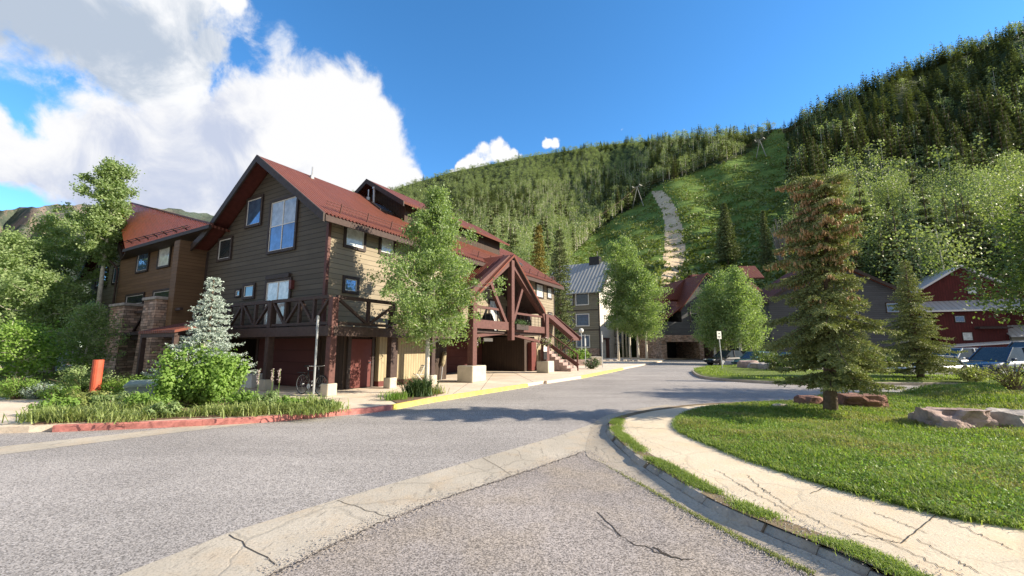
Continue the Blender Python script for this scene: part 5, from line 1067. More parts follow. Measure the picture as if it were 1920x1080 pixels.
shrub('shrub','right half of the lush green shrub below the blue spruce',G(392,766,0)+Vector((0,.35,0)),.85,.7,1.35,8000,.09,91,nst=30)
shrub('shrub','low leafy shrub on the driveway side of the stone piers',G(165,752,0)+Vector((0,2.6,0)),1.3,.8,.75,5000,.07,92)
shrub('shrub','rounded olive shrub behind the driveway in the left garden',G(70,745,0)+Vector((0,1.6,0)),1.5,.8,.95,6000,.065,93,m='aspen')
shrub('shrub','grey-green sage mound beside the driveway',G(38,752,0)+Vector((0,.6,0)),.6,.4,.5,3000,.05,94,m='sage')
shrub('shrub','feathery bright green clump at the left edge by the driveway',G(-8,752,0)+Vector((0,.5,0)),.7,.5,.8,3500,.05,95)
shrub('shrub','low green clump between the sage mound and the olive shrub',G(78,753,0)+Vector((0,.5,0)),.7,.4,.45,3000,.05,96)
shrub('shrub','small bright shrub behind the rusty red bollard',G(190,745,0)+Vector((0,.9,0)),.8,.5,.6,3000,.06,97)
shrub('flowering_shrub','yellow-green shrub in the brick planter before the inn',(6.1,39.5,.3),1.2,.8,1.3,2500,.14,98,m='lime',flow=('weed',300))
shrub('flowering_shrub','reddish flowering shrub left of the yellow-green one by the inn',(4.6,38.5,.3),1.1,.6,.9,1800,.12,99,m='edge_leaf',flow=('pinkfl',250))
shrub('flowering_shrub','purple-grey plant with pale flowers at the kerb near the inn',(6.0,31.9,0),.75,.5,.85,2200,.08,100,m='darkgreen',flow=('pinkfl',300))
for k,(u,v,y) in enumerate([(1440,690,33),(1465,705,27),(1500,690,31),(1610,690,29),(1650,698,26)]):
    shrub('shrub',['dark low shrub behind the boulders','dark shrub under the left side of the foreground spruce','dark shrub hidden behind the foreground spruce','dark shrub right of the foreground spruce','low dark shrub between the two spruces'][k],D(u,v,y)*Vector((1,1,0)),1.3,.9,1.5,2500,.12,110+k,m='edge_leaf')
shrub('shrub','pale twiggy plant at the right edge before the dark sedan',(13.6,11.6,.5),.9,.5,.85,500,.05,120,m='weed',nst=34)
shrub('shrub','pale scrubby plant right of the second spruce',(21.2,19.7,0),1.0,.6,.8,2200,.08,121,m='weed')
# blade plants along the red kerb (each clump of its own)
rr=random.Random(8)
def clump(label,base,n,L,w,seed,m='lily',spread=.18,lean=.75,name='daylily',cat='plant',group=None,flow=None):
    root=thing(name,label,cat,base,0,group); rng=np.random.default_rng(seed); P=np.stack([rng.normal(0,spread,n),rng.normal(0,spread*.8,n),np.zeros(n)],1); blades('foliage',P,L,w,seed,m,root,lean)
    if flow: Q=P[:flow[1]]*1.4+np.array([0,0,L*.75]); leaves('flowers',Q,.05,seed,flow[0],root)
    return root
spots=[]
for (u,v) in [(75,790),(100,782),(130,789),(150,775),(170,787),(195,778),(215,788),(240,778),(262,786),(285,778),(300,772),(120,770),(180,765),(230,768),(262,766),(450,778),(470,768),(492,776),(515,768),(530,775),(552,773),(575,775),(595,770),(612,771),(535,766),(500,760),(430,775),(580,762),(330,780),(385,778)]:
    spots.append(G(u,v,.02)+Vector((rr.uniform(-.05,.05),rr.uniform(-.10,.10),0)))
proto=[]
for k in range(5):
    g='daylily clumps along the red kerb'; c=clump('leafy yellow-green blade clump growing along the red kerb',spots[k],[150,200,120,230,170][k],[.40,.30,.46,.26,.36][k],.022,200+k,spread=[.2,.24,.17,.26,.2][k],lean=1.15,group=g); proto.append(c)
for k,p in enumerate(spots[5:]):
    s=proto[k%5]; c=s.copy(); COL.objects.link(c); c.location=p; c.rotation_euler=(0,0,rr.uniform(0,6)); q=rr.uniform(.8,1.15); c.scale=(q,q,q)
    for ch in s.children: d=ch.copy(); COL.objects.link(d); d.parent=c
clump('dark green arching plant at the foot of the kerbside aspen',G(783,743,.02)+Vector((0,.1,0)),420,.75,.03,230,m='darkgreen',spread=.2,lean=.95,name='arching_plant')
clump('small light green plant at the corner of the yellow kerb planter',G(738,749,.02),160,.32,.02,231,m='lime',spread=.2,name='small_plant')
clump('small bronze plant right of the dark arching plant',G(815,738,.02),120,.35,.02,232,m='weed',spread=.16,name='small_plant')
for k,(u,v) in enumerate([(480,762),(507,756),(520,757)]):
    b=G(u,v,0); root=thing('flower_spike','slender pale flower spike standing '+['left of the other two','between the other two','nearest the bicycle'][k],'flower',b); m=MB(); m.tube([(0,0,0),(.02,0,1.0)],[.008,.005],4); m.build('stem','lime',root); rng=np.random.default_rng(k); P=np.stack([rng.normal(0,.018,160),rng.normal(0,.018,160),rng.uniform(.6,1.0,160)],1); leaves('flowers',P,.03,k,'pinkfl',root)
# lawn blades (uncountable)
def scatter(poly,n,rng,near=None):
    xs=[p[0] for p in poly]; ys=[p[1] for p in poly]; out=[]; tot=0
    while tot<n:
        P=np.stack([rng.uniform(min(xs),min(max(xs),40),n),rng.uniform(min(ys),max(ys),n)],1); P=P[inpoly(P,poly)]
        d=np.hypot(P[:,0],P[:,1]); keep=rng.uniform(size=len(P))<np.clip((7.0/np.maximum(d,1))**1.6,.02,1); keep&=(P[:,0]<P[:,1]*1.45+2.5)
        P=P[keep]; out.append(P); tot+=len(P)
    return np.concatenate(out)[:n]
rng=np.random.default_rng(77)
P=scatter(LPC,190000,rng); zz=np.array([lz(float(x),float(y)) for x,y in P[::25]]) if False else None
# height by a coarse table of the lawn surface
gx=np.arange(2.5,34.5,.5); gy=np.arange(0,18.5,.5); T=np.array([[lz(float(x),float(y)) for y in gy] for x in gx])
def tab(P,T,gx,gy):
    i=np.clip((P[:,0]-gx[0])/(gx[1]-gx[0]),0,len(gx)-1.001); j=np.clip((P[:,1]-gy[0])/(gy[1]-gy[0]),0,len(gy)-1.001); a=i.astype(int); b=j.astype(int); fa=i-a; fb=j-b
    return T[a,b]*(1-fa)*(1-fb)+T[a+1,b]*fa*(1-fb)+T[a,b+1]*(1-fa)*fb+T[a+1,b+1]*fa*fb
z=tab(P,T,gx,gy)-.01; d=np.hypot(P[:,0],P[:,1]); pat=np.sin(P[:,0]*2.1+1.3*np.sin(P[:,1]*1.7))*np.sin(P[:,1]*2.6+P[:,0]*.8)
L_=(.068+.028*pat)*(1+.03*d); P3=np.stack([P[:,0],P[:,1],z],1); wd=(.0048*(1+.13*d))[:,None]
n=len(P3); az=rng.uniform(0,2*np.pi,n); dr=np.stack([np.cos(az),np.sin(az),np.zeros(n)],1); s=np.stack([-dr[:,1],dr[:,0],np.zeros(n)],1)*wd*.5; Lc=(L_*rng.uniform(.5,1.25,n))[:,None]; ln=rng.uniform(.15,1.1,n)[:,None]
mid=P3+[0,0,1]*Lc*.6+dr*Lc*ln*.3; tip=P3+[0,0,1]*Lc*(.98-.3*ln)+dr*Lc*ln; V=np.stack([P3-s,P3+s,mid-s*.8,mid+s*.8,tip],1).reshape(-1,3); i=np.arange(n)[:,None]*5
o=npmesh('grass',V,[i+np.array([0,1,3,2]),i+np.array([2,3,4])],'lawn_blade'); tag(o,'thick green lawn grass on the right','grass',kind='stuff')
# broad clover-like leaves among the grass edge
P=scatter(LPC,42000,rng); z=tab(P,T,gx,gy)+rng.uniform(.02,.08,len(P)); o=leaves('clover',np.stack([P[:,0],P[:,1],z],1),.03,78,'lime',up=2.0); tag(o,'small broad lawn weeds among the grass','lawn weeds',kind='stuff')
P=[]; 
xs=[p[0] for p in IPC]
Pq=np.stack([rng.uniform(10,36,60000),rng.uniform(19,36,60000)],1); Pq=Pq[inpoly(Pq,IPC)][:30000]; z=np.full(len(Pq),.10); Pq=np.stack([Pq[:,0],Pq[:,1],z],1)
blades('grass',Pq,.11,.03,79,'grass',None,.6); o=bpy.context.scene.objects[-1] if False else COL.objects[-1]; tag(o,'lawn grass on the far island','grass',kind='stuff')
# weeds along the kerb joint and gutter edge
def along(P,n,w,rng,z=0,segs=None):
    P=[Vector(p) for p in P]; out=[]
    for i in range(n):
        k=rng.integers(0,len(P)-1); t=rng.uniform(); p=P[k].lerp(P[k+1],t); d=(P[k+1]-P[k]).normalized(); q=rng.normal()*w; out.append((p.x+d.y*q,p.y-d.x*q,z))
    return np.array(out)
KW=offset(KC,.22); 
A1=along(KW[:62],42000,.06,rng,-.004); m_=np.sin(A1[:,0]*4+A1[:,1]*3.1)+np.sin(A1[:,1]*7.3)*.6+rng.normal(size=len(A1))*.35; A1=A1[m_>-.5]
o=blades('weeds',A1,.045,.006,130,'grass',None,.9); tag(o,'weeds growing in the joint behind the right kerb','weeds',kind='stuff')
A2=along([tuple(p) for p in GO],5000,.022,rng,ZR+.01); m_=np.sin(A2[:,0]*5+A2[:,1]*2.3)+rng.normal(size=len(A2))*.5; A2=A2[m_>.45]
o=blades('weeds',A2,.026,.005,131,'weed',None,.9); tag(o,'weeds in the crack along the gutter edge','weeds',kind='stuff')
A3=along(LPC_e:=[Vector((a,b,0)) for a,b in LPC[4:52]],9000,.05,rng,0); o=blades('grass_edge',A3,.09,.010,132,'grass',None,1.2); tag(o,'grass spilling over the walk edge','grass',kind='stuff')
mb=MB(); r5=random.Random(6)
# ================================================================== OBJECTS
def rock(name,label,loc,sx,sy,sz,seed,m='rock_grey',rz0=0,sub=3,rough=.16,group=None):
    import bmesh
    from mathutils import noise as mn
    bm=bmesh.new(); bmesh.ops.create_icosphere(bm,subdivisions=sub,radius=1)
    for v in bm.verts:
        p=v.co.copy(); q=Vector((seed*3.1,seed*1.7,0)); d=mn.noise(p*1.1+q)*.45+mn.noise(p*2.7+q)*.2+mn.noise(p*7+q)*.07+(mn.voronoi(p*1.6+q)[0][0]-.35)*.35; p=p*(1+d*rough*3); p.x=max(-.85,min(.85,p.x*1.05)); p.z=max(-.45,min(.62+.12*mn.noise(p*1.5+q),p.z)); v.co=Vector((p.x*sx,p.y*sy,p.z*sz))
    me=bpy.data.meshes.new(name); bm.to_mesh(me); bm.free(); me.materials.append(MT[m]); o=bpy.data.objects.new(name,me); COL.objects.link(o); o.location=loc; o.rotation_euler=(0,0,rz0)
    return tag(o,label,'rock',group)
rock('boulder','large flat pink granite boulder lying in the lawn at right',G(1795,796,.1)+Vector((0,.1,-.02)),.66,.40,.50,1,'rock_pink',R(-16),5,.42)
rock('boulder','dark shaded boulder at the right edge of the lawn',G(1905,800,.1)+Vector((.28,.2,-.04)),.5,.42,.46,2,'rock_grey',R(20),5,.42)
rock('rock','small pale flat stone in the grass left of the spruce trunk',G(1463,763,.05),.22,.12,.12,3,'walk')
rock('rock','reddish slab of rock lying just right of the spruce trunk',(9.35,11.5,.2),.6,.35,.30,4,'rust_rock',R(-15),4,.3)
rock('rock','dark reddish rock behind the spruce trunk',(8.3,12.0,.1),.35,.3,.3,5,'rust_rock')
rk=[(1405,695,30.6,.75,.6,.8,'pale pointed boulder beside the teal car'),(1420,696,30,.9,.6,.6,'sunlit cream boulder right of the pale pointed one'),(1440,699,28.5,.6,.5,.6,'brown boulder in the middle of the row'),(1462,702,27.2,.5,.4,.5,'tan square boulder near the spruce foliage'),(1475,706,26.5,.4,.35,.4,'small pale boulder at the right end of the row'),(1382,683,38,1.2,.7,.4,'low flat rock left of the teal car')]
for k,(u,v,y,a,b_,c,lab) in enumerate(rk): rock('boulder',lab,D(u,v,y)*Vector((1,1,0))+Vector((0,0,.15)),a,b_,c,10+k,'rock_pink' if k in(0,3) else 'rock_grey',k)
rr=random.Random(5)
for k in range(5): rock('rock','small grey rock at the foot of the aspens beside the inn',D(1142+k*13,679,50-k*.4)*Vector((1,1,0)),.35,.3,.3,30+k,'rock_grey',k,2,group='small rocks below the inn aspens')
# bicycle
def bicycle(loc,rz0,label):
    root=thing('bicycle',label,'bicycle',loc,rz0)
    def wheel(x):
        m=MB(); n=32; r=.335; t=.018; rings=[]
        for i in range(n+1):
            a=i*2*math.pi/n; rings.append([((r+t*math.cos(b))*math.cos(a)+x,t*math.sin(b),(r+t*math.cos(b))*math.sin(a)+.355) for b in [k*math.pi/3 for k in range(6)]])
        m.loft(rings,False); w=m.build('wheel','rubber',root); m=MB(); rings=[]
        for i in range(n+1):
            a=i*2*math.pi/n; rings.append([((r-.02+.008*math.cos(b))*math.cos(a)+x,.010*math.sin(b),(r-.02+.008*math.cos(b))*math.sin(a)+.355) for b in [k*math.pi/2 for k in range(4)]])
        m.loft(rings,False); m.build('rim','steel',w); m=MB()
        for i in range(18): a=i*2*math.pi/18; m.tube([(x,.02*(-1)**i,.355),(x+.31*math.cos(a),0,.355+.31*math.sin(a))],.0022,3)
        m.build('spokes','steel',w); m=MB(); m.tube([(x,-.05,.355),(x,.05,.355)],.025,8); m.build('hub','steel',w)
    wheel(-.52); wheel(.52)
    bb=(-.08,0,.30); st_=(-.24,0,.82); hd=(.34,0,.86); hb=(.37,0,.74)
    m=MB(); m.tube([bb,st_],.016,8); m.tube([bb,hb],.019,8); m.tube([st_,hd],.015,8); m.tube([hd,hb],.018,8)
    for y in (-.05,.05): m.tube([bb,(-.52,y,.355)],.009,6); m.tube([(st_[0]+.02,0,.74),(-.52,y,.355)],.008,6)
    m.build('frame','black',root,True); m=MB(); m.tube([hb,(.41,0,.62)],.02,6)
    for y in (-.05,.05): m.tube([(.41,y,.66),(.47,y,.5),(.52,y,.355)],.011,6)
    m.build('fork','black',root,True)
    m=MB(); m.tube([st_,(-.27,0,.95)],.012,6); m.build('seat_post','steel',root); m=MB(); m.loft([[(-.40,-.07,.95),(-.40,.07,.95),(-.40,.06,1.0),(-.40,-.06,1.0)],[(-.27,-.05,.96),(-.27,.05,.96),(-.27,.04,1.0),(-.27,-.04,1.0)],[(-.12,-.015,.96),(-.12,.015,.96),(-.12,.012,.985),(-.12,-.012,.985)]]); m.build('saddle','rubber',root)
    m=MB(); m.tube([hd,(.33,0,.98)],.013,6); m.tube([(.24,-.31,1.0),(.33,-.12,.99),(.33,.12,.99),(.24,.31,1.0)],.013,7); m.build('handlebar','steel',root); m=MB(); m.tube([(.24,-.31,1.0),(.16,-.33,1.0)],.018,7); m.tube([(.24,.31,1.0),(.16,.33,1.0)],.018,7); m.build('grip','rubber',root)
    m=MB(); m.tube([(-.08,-.055,.30),(-.08,-.065,.30)],.09,20); m.tube([(-.08,-.07,.3),(-.02,-.09,.14)],.01,5); m.tube([(-.08,.07,.3),(-.14,.09,.46)],.01,5); m.box(-.05,.02,-.16,-.08,.125,.15); m.box(-.17,-.10,.08,.16,.45,.475); m.build('crank','steel',root)
    m=MB(); m.box(-.78,-.40,-.06,.06,.735,.755); m.tube([(-.62,0,.74),(-.52,0,.37)],.006,4); m.build('rear_rack','black',root)
    return root
bicycle(G(583,741,0),R(-30),'black bicycle with pale rims leaning by the sign post at the garage')
def signpost(name,label,base,h,plates,post='steel',rad=.028,cat='sign',lean=0):
    root=thing(name,label,cat,base); m=MB(); m.tube([(0,0,-.05),(lean*.5,0,h*.5),(lean,0,h)],rad,8); m.build('post',post,root)
    for (z0,z1,w,rz0,mt) in plates:
        c,s=math.cos(rz0),math.sin(rz0); m=MB(); cx=lean*((z0+z1)/2/h); a=Vector((c*w/2,s*w/2,0)); nrm=Vector((s,-c,0)); o_=Vector((cx,0,0))+nrm*(rad+.006)
        m.slab([o_-a+Vector((0,0,z0)),o_+a+Vector((0,0,z0)),o_+a+Vector((0,0,z1)),o_-a+Vector((0,0,z1))],-nrm*.004); m.build('sign_plate',mt,root)
    return root
signpost('street_sign','grey metal sign post with an edge-on plate standing beside the bicycle',G(587,746,0)-Vector((0,0,0)),2.68,[(2.2,2.68,.30,R(-62),'steel')],rad=.034)
s2=signpost('street_sign','tall post with small white sign at the grass edge near the road bend',G(1355,694,0),2.75,[(2.2,2.75,.38,R(18),'white')],'steel',.035,lean=-.12)
m=MB(); z=2.5; c,s=math.cos(R(18)),math.sin(R(18)); nrm=Vector((s,-c,0)); o_=Vector((-.11,0,0))+nrm*.048
for (x0,x1,z0,z1) in ((-.05,.06,2.55,2.62),(-.1,.1,2.36,2.40),(-.06,.06,2.28,2.31)):
    m.slab([o_+Vector((c*x0,s*x0,z0)),o_+Vector((c*x1,s*x1,z0)),o_+Vector((c*x1,s*x1,z1)),o_+Vector((c*x0,s*x0,z1))],nrm*.002)
m.build('sign_lettering','black',s2)
for k,(u,v,h) in enumerate([(1098,690,2.6),(1130,689,2.9)]):
    signpost('street_sign',['thin post with plate left of the flowering kerb plant','thin post with plate right of the flowering kerb plant'][k],G(u,v,0),h,[(h-.9,h-.3,.28,R(60),'steel')],rad=.03)
# globe lamp
lp=thing('street_lamp','thin pole with a round white globe lamp before the inn','street lamp',(6.75,41,0)); m=MB(); m.tube([(0,0,0),(0,0,3.0)],.045,8); m.build('pole','steel',lp)
import bmesh
bm=bmesh.new(); bmesh.ops.create_uvsphere(bm,u_segments=20,v_segments=12,radius=.23); me=bpy.data.meshes.new('globe'); bm.to_mesh(me); bm.free(); me.materials.append(MT['white']); g=bpy.data.objects.new('globe',me); COL.objects.link(g); g.parent=lp; g.location=(0,0,3.2)
# bollard
m=MB(); p=G(178,738,0)+Vector((0,0,0)); m.tube([(0,0,0),(0,0,1.02)],.15,16); b_=tag(m.build('bollard','rust_red',loc=(-14.6,15.0,.02)),'faded orange-red steel bollard beside the driveway','bollard')
b_.scale=(1,1,1.15)
# utility boxes
for k,(x,y,w,h,mt,lab) in enumerate([(-11.35,13.2,.75,.62,'teal','pale green utility box nearest the bollard'),(-10.55,13.5,.7,.66,'rock_grey','grey utility box between the green box and the shrub'),(-9.85,13.7,.6,.7,'teal','green utility box half hidden by the big shrub')]):
    bx=thing('utility_box',lab,'utility box',(x,y,.0),R(28)); m=MB(); m.bbox(-w/2,w/2,-.3,.3,0,h-.08,.02); m.build('cabinet',mt,bx); m=MB(); m.slab([(-w/2-.03,-.34,h-.12),(w/2+.03,-.34,h-.12),(w/2+.03,.32,h),(-w/2-.03,.32,h)],(0,0,-.06)); m.build('lid',mt,bx)
bx=thing('planter_box','white rectangular box standing in the dark garage mouth','box',G(472,726,0),AX); m=MB(); m.bbox(-.3,.3,-.5,.5,0,.5,.02); m.build('box','white',bx); m=MB(); m.bbox(-.33,.33,-.53,.53,.5,.55,.01); m.build('lid','white',bx)
# folding chair by planks
ch=thing('garden_chair','white metal folding chair tilted beside the kerbside aspen','chair',G(786,722,0),R(30)); m=MB()
for y in (-.22,.22): m.tube([(-.25,y,0),(.15,y,.85)],.014,6); m.tube([(.25,y,0),(-.2,y,.5)],.014,6)
m.tube([(.15,-.22,.85),(.15,.22,.85)],.014,6); m.build('frame','white',ch); m=MB(); [m.box(-.22+.09*k,-.16+.09*k,-.22,.22,.45,.465) for k in range(5)]; m.build('seat','white',ch); m=MB(); [m.slab([(.02+.035*k,-.22,.58+.075*k),(.02+.035*k,.22,.58+.075*k),(.04+.035*k,.22,.63+.075*k),(.04+.035*k,-.22,.63+.075*k)],(.01,0,0)) for k in range(4)]; m.build('backrest','white',ch)
bd=thing('leaning_board','narrow tan board leaning in the dark passage beside the canopy post','board',C0+d1*7.0+d2*.1,AX); m=MB(); m.tube([(0,0,.65),(.03,0,.8),(.16,0,1.35),(.2,0,1.42)],[.04,.11,.11,.04],10); m.build('board','planks',bd); m=MB(); m.tube([(-.05,.02,0),(.0,0,.65)],.03,6); m.build('support','steel',bd)
# hanging baskets
for k,(s_,w_,z_,lab) in enumerate([(14.2,-2.3,1.95,'hanging basket of pale flowers by the right canopy post'),(7.25,-1.6,1.95,'hanging basket of cream flowers by the left canopy post')]):
    p=C0+d1*s_+d2*w_; hb=thing('hanging_basket',lab,'flower basket',(p.x,p.y,z_)); m=MB(); m.tube([(0,0,-.3),(0,0,-.1),(0,0,0)],[.06,.18,.22],10); m.build('basket','trim',hb); m=MB(); m.tube([(.18,0,0),(0,0,.5)],.006,4); m.tube([(-.18,0,0),(0,0,.5)],.006,4); m.build('hanger','black',hb)
    rng=np.random.default_rng(k); P=rng.normal(size=(500,3))*[.17,.17,.13]+[0,0,.02]; leaves('foliage',P[:200],.07,k,'lime',hb); leaves('flowers',P[200:],.06,k+9,'pinkfl',hb)
# furniture under cover on the balcony
for k,(s_,lab) in enumerate([(8.1,'left black covered grill on the canopy balcony'),(9.3,'right black covered chair on the canopy balcony')]):
    p=C0+d1*s_+d2*(-1.1); m=MB(); m.loft([[(-.35,-.3,0),(.35,-.3,0),(.35,.3,0),(-.35,.3,0)],[(-.34,-.28,.6),(.34,-.28,.6),(.34,.28,.6),(-.34,.28,.6)],[(-.2,-.15,.95),(.2,-.15,.95),(.2,.15,.95),(-.2,.15,.95)]]); o=m.build('covered_grill' if k==0 else 'covered_chair','black',loc=(p.x,p.y,2.5)); tag(o,lab,'grill' if k==0 else 'chair')
# planter box on canopy beam
p=C0+d1*11.2+d2*(-2.12); bx=thing('flower_box','dark flower box hanging on the right canopy beam','flower box',(p.x,p.y,2.75),AX); m=MB(); m.box(-.7,.7,-.12,.12,-.15,.15); m.build('box','trim',bx); rng=np.random.default_rng(3); leaves('foliage',rng.normal(size=(600,3))*[.38,.1,.09]+[0,0,.22],.08,4,'darkgreen',bx)
# brick planter before the inn
pl=thing('brick_planter','low pink brick planter wall with shrubs before the inn','planter',(5.2,38.8,0),R(10)); m=MB(); m.bbox(-2.4,2.6,-1.1,-.8,0,.5,.03); m.bbox(-2.4,-2.1,-.8,1.2,0,.5,.03); m.bbox(2.3,2.6,-.8,1.2,0,.5,.03); m.build('wall','kerb_red' if False else 'rock_pink',pl); m=MB(); m.box(-2.1,2.3,-.8,1.2,0,.42); m.build('soil','soil',pl)
pl2=tag(MB().bbox(-.5,.5,-.4,.4,0,.75,.03).build('concrete_block','concrete',loc=(7.6,38.5,0)),'pale concrete block beside the kerb plant near the inn','block')
# ---- cars
def car(label,loc,rz0,L,Wd,Hh,paint,kind='suv',group=None,name='parked_car'):
    root=thing(name,label,'car',loc,rz0,group); hl=L/2; belt=.56*Hh; gz=.17
    nose=.62*belt+.12
    if kind=='suv': st_=[(-hl,.42,belt*.96,.86),(-hl+.12,.28,belt*1.0,.96),(-hl+.6,.24,belt*1.02,1),(-.6,.22,belt*1.0,1),(.55,.22,belt*.98,1),(hl-1.0,.22,belt*.93,1),(hl-.35,.26,belt*.84,.95),(hl-.08,.32,belt*.72,.84),(hl,.40,belt*.58,.74)]; roof=[(-hl+.05,.0),(-hl+.35,.93),(-.9,1.0),(.25,.98),(hl-1.25,.0)]
    else: st_=[(-hl,.42,belt*.92,.80),(-hl+.12,.28,belt*1.0,.92),(-hl+.7,.24,belt*1.03,1),(-.6,.2,belt*1.0,1),(.55,.2,belt*.98,1),(hl-1.0,.2,belt*.90,1),(hl-.35,.24,belt*.80,.94),(hl-.08,.3,belt*.68,.82),(hl,.38,belt*.55,.70)]; roof=[(-hl+.7,.0),(-1.1,.93),(-.5,1.0),(.1,.99),(hl-1.3,.0)]
    rings=[]
    for x,zb,zt,k in st_:
        w=Wd/2*k; rings.append([(x,-w*.88,zb),(x,-w,zb+.12),(x,-w,zb+(zt-zb)*.55),(x,-w*.965,zt-.05),(x,-w*.90,zt),(x,w*.90,zt),(x,w*.965,zt-.05),(x,w,zb+(zt-zb)*.55),(x,w,zb+.12),(x,w*.88,zb)])
    m=MB(); m.loft(rings); body=m.build('body',paint,root,True)
    # roof panel & pillars
    gh=Hh-belt; rg=[]
    for i,(x,f) in enumerate(roof):
        z=belt-.02+gh*f; w=Wd/2*(.90-.16*f); 
        rg.append([(x,-w,z-.05 if f>.5 else z),(x,-w*.86,z),(x,w*.86,z),(x,w,z-.05 if f>.5 else z)])
    gl=MB(); n=len(rg); bot=[[(r_[0][0],-Wd/2*.9,belt-.03),(r_[0][0],Wd/2*.9,belt-.03)] for r_ in rg]
    # glass volume
    lo=[]
    for (x,f),r_ in zip(roof,rg):
        w=Wd/2*.90; zt=belt-.02+gh*f*.975; wt=Wd/2*(.885-.16*f); lo.append([(x,-w,belt-.06),(x,w,belt-.06),(x,wt,zt),(x,-wt,zt)])
    gl.loft(lo); g=gl.build('window','glass_dark',root)
    m=MB(); rf=[]
    for x,f in roof[1:4]:
        z=belt-.02+gh*f; w=Wd/2*(.90-.16*f); rf.append([(x,-w*.99,z-.07),(x,-w*.9,z+.0),(x,w*.9,z+.0),(x,w*.99,z-.07),(x,w*.9,z-.05),(x,-w*.9,z-.05)])
    m.loft(rf); m.build('roof',paint,root,True); m=MB()
    for y in (-1,1):
        def pt(i,s=1.0): x,f=roof[i]; z=belt-.02+gh*f; w=Wd/2*(.905-.16*f); return Vector((x,y*w,z))
        MB().beam(pt(3),pt(4),.07,.07).build('pillar',paint,root); MB().beam(pt(1),pt(0),.09,.07).build('pillar',paint,root); m=MB(); mx=(roof[2][0]); m.beam((mx+.35,y*Wd/2*.905,belt),(mx+.30,y*Wd/2*.755,belt+gh*.95),.07,.05); m.build('pillar',paint,root)
    wr=.34 if kind=='suv' else .32
    for x in (-hl+.85,hl-.9):
        for y in (-1,1):
            m=MB(); yy=y*(Wd/2-.10); m.tube([(x,yy-.11,wr),(x,yy-.085,wr),(x,yy+.085,wr),(x,yy+.11,wr)],[wr*.93,wr,wr,wr*.93],24); wh=m.build('wheel','rubber',root,False); m=MB(); m.tube([(x,yy+y*.08,wr),(x,yy+y*.118,wr)],[wr*.66,wr*.6],16); m.build('rim','steel',wh)
            m=MB(); m.tube([(x,y*Wd*.40,wr+.03),(x,y*(Wd/2+.006),wr+.03)],wr*1.17,24); m.build('wheel_arch','black',root)
    for y in (-1,1):
        m=MB(); m.box(hl-.30,hl-.06,y*Wd*.28,y*Wd*.405,belt*.62,belt*.74); m.build('headlight','glass_white',root)
        m=MB(); m.box(-hl-.0,-hl+.14,y*Wd*.33,y*Wd*.435,belt*.68,belt*.9); m.build('tail_light','door_red',root)
        m=MB(); m.bbox(hl-1.65,hl-1.45,y*(Wd/2+.0),y*(Wd/2+.17),belt,belt+.14,.02); m.build('mirror',paint,root)
    m=MB(); m.box(hl-.10,hl+.004,-Wd*.2,Wd*.2,belt*.42,belt*.56); m.build('grille','black',root)
    return root
def paint(n,c,metal=.3): t=NT(n); t.b.inputs['Coat Weight'].default_value=.8; t.b.inputs['Coat Roughness'].default_value=.06; return t.fin(t.mix(t.mr(t.noise(3,4),.3,.7),mul(c,.85),mul(c,1.1)),.38,metal,.5)
MT['p_blue']=paint('dark_blue_car_paint',(.025,.045,.09)); MT['p_white']=paint('silver_white_car_paint',(.55,.57,.58)); MT['p_dark']=paint('charcoal_car_paint',(.03,.034,.04)); MT['p_teal']=paint('teal_car_paint',(.10,.24,.22)); MT['p_van']=paint('black_van_paint',(.015,.016,.02))
car('dark blue suv parked in front with its front wheel towards the lawn',(28.7,24.9,ZR),R(180+10),4.7,1.9,1.78,'p_blue')
car('silver-white suv parked just behind the dark blue one',(29.4,28.2,ZR),R(180+8),4.6,1.85,1.72,'p_white')
car('charcoal sedan with long bonnet parked nearest the right edge',(28.4,21.9,ZR),R(180+6),4.7,1.85,1.32,'p_dark','sedan')
car('tall black van parked behind the dark blue suv at right',(36.2,29.5,ZR),R(180+12),5.2,2.0,2.15,'p_van')
car('pale silver car mostly hidden by the second spruce',(24.2,24.8,ZR),R(180+10),4.5,1.8,1.30,'p_white','sedan')
car('teal-green small car behind the boulders near the road bend',(21.3,37.2,ZR),R(200),4.2,1.75,1.4,'p_teal','sedan')
car('black car in shade left of the teal car',(20.9,41.2,ZR),R(195),4.4,1.8,1.45,'p_van','sedan')
car('navy car behind the boulders and the foreground spruce',(20.7,31.6,ZR),R(190),4.5,1.8,1.4,'p_blue','sedan')
# ---- ski lift
def tower(label,base,h,ang,wd):
    r_=thing('lift_tower',label,'lift tower',base,ang); m=MB(); m.tube([(0,-wd,-1.5),(0,0,h)],[.30,.2],8); m.build('leg','lift_grey',r_); m=MB(); m.tube([(0,wd,-1.5),(0,0,h)],[.30,.2],8); m.build('leg','lift_grey',r_); m=MB(); m.beam((0,-2.8,h+.2),(0,2.8,h+.2),.35,.35); m.build('crossarm','lift_grey',r_)
    for y in (-2.6,2.6): m=MB(); m.beam((-1.6,y,h+.6),(1.6,y,h+.6),.35,.45); m.build('pulley_bar','lift_grey',r_)
    return r_
t1,_=hill(1196,389); t2,_=hill(1427,296); h1=13.5; h2=12.5
tower('splayed grey lift tower at the left edge of the ski run',t1,h1,R(40),4.5); tower('small lift tower near the top of the ski run',t2,h2,R(40),3.5)
T1=Vector(t1)+Vector((0,0,h1)); T2=Vector(t2)+Vector((0,0,h2)); t0,_=hill(1075,470); T0=Vector(t0)+Vector((0,0,9)); tw_,_=hill(1030,500)
perp=Vector((-(T2-T1).y,(T2-T1).x,0)).normalized()*2.6
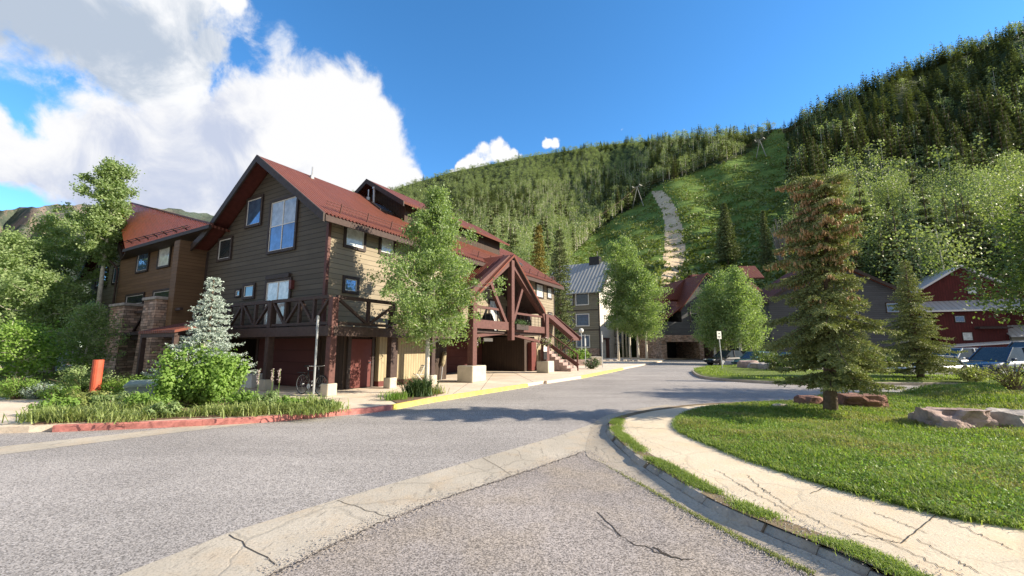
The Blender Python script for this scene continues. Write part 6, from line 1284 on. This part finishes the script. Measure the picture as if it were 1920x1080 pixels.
for k,sg in enumerate((-1,1)):
    m=MB(); pts=[]
    for a,b_ in ((T0,T1),(T1,T2),(T2,T2+(T2-T1)*.5)):
        for q in range(9): t=q/8; p=a.lerp(b_,t)+perp*sg; p.z-=4*((a-b_).length/60)*t*(1-t); pts.append(p)
    m.tube(pts,.035,5); o=m.build('lift_cable','bark'); tag(o,['lower lift cable running up the slope past the towers','upper lift cable running up the slope past the towers'][k],'cable')
# low leafy plants mixed into the kerb bed
for k,(u,v,rx,h,mt,lab) in enumerate([(95,778,.55,.5,'lime','low light green bush at the driveway end of the kerb bed'),(150,772,.6,.55,'weed','pale tangled bush second from the driveway end of the kerb bed'),(205,772,.6,.5,'aspen','olive bush in the middle of the kerb bed'),(262,774,.6,.55,'lime','bright bush left of the big shrub in the kerb bed'),(300,783,.4,.35,'aspen','small bush at the kerb foot of the big shrub'),(450,770,.55,.5,'lime','bright bush right of the big shrub in the kerb bed'),(500,770,.5,.45,'aspen','olive bush below the flower spikes in the kerb bed'),(540,768,.45,.32,'lime','low bush in front of the bicycle'),(605,768,.35,.25,'aspen','last low bush at the right end of the kerb bed')]):
    shrub('low_bush',lab,G(u,v,.02)+Vector((0,.08,0)),rx,.33,h,3200,.062,300+k,m=mt,nst=20,up=.7)
# loose gravel and grit along the gutters
rng=np.random.default_rng(91)
g1=along([tuple(p) for p in GO],2600,.10,rng,ZR+.014); g2=along([tuple(p) for p in B],2200,.10,rng,ZR+.012); g3=along([tuple(p) for p in KC[6:60]],2200,.10,rng,0); g3[:,2]=ZR+.06; 
g3=g3[:0]; g4=along([tuple(p) for p in offset(KC,.30)[4:60]],1600,.12,rng,.002)
Pg=np.concatenate([g1,g2,g4]); n=len(Pg); sz=rng.uniform(.003,.010,n)[:,None,None]; T4=np.array([[1,0,0],[-.5,.87,0],[-.5,-.87,0],[.1,.1,.9]])[None]*sz*(1+rng.uniform(-.4,.4,(n,4,3))); V=(Pg[:,None]+T4).reshape(-1,3); i=np.arange(n)[:,None]*4
o=npmesh('gravel',V,[np.concatenate([i+np.array([0,1,3]),i+np.array([1,2,3]),i+np.array([2,0,3])])],'rock_grey'); tag(o,'loose grit along the gutter and walk edges','gravel',kind='stuff')
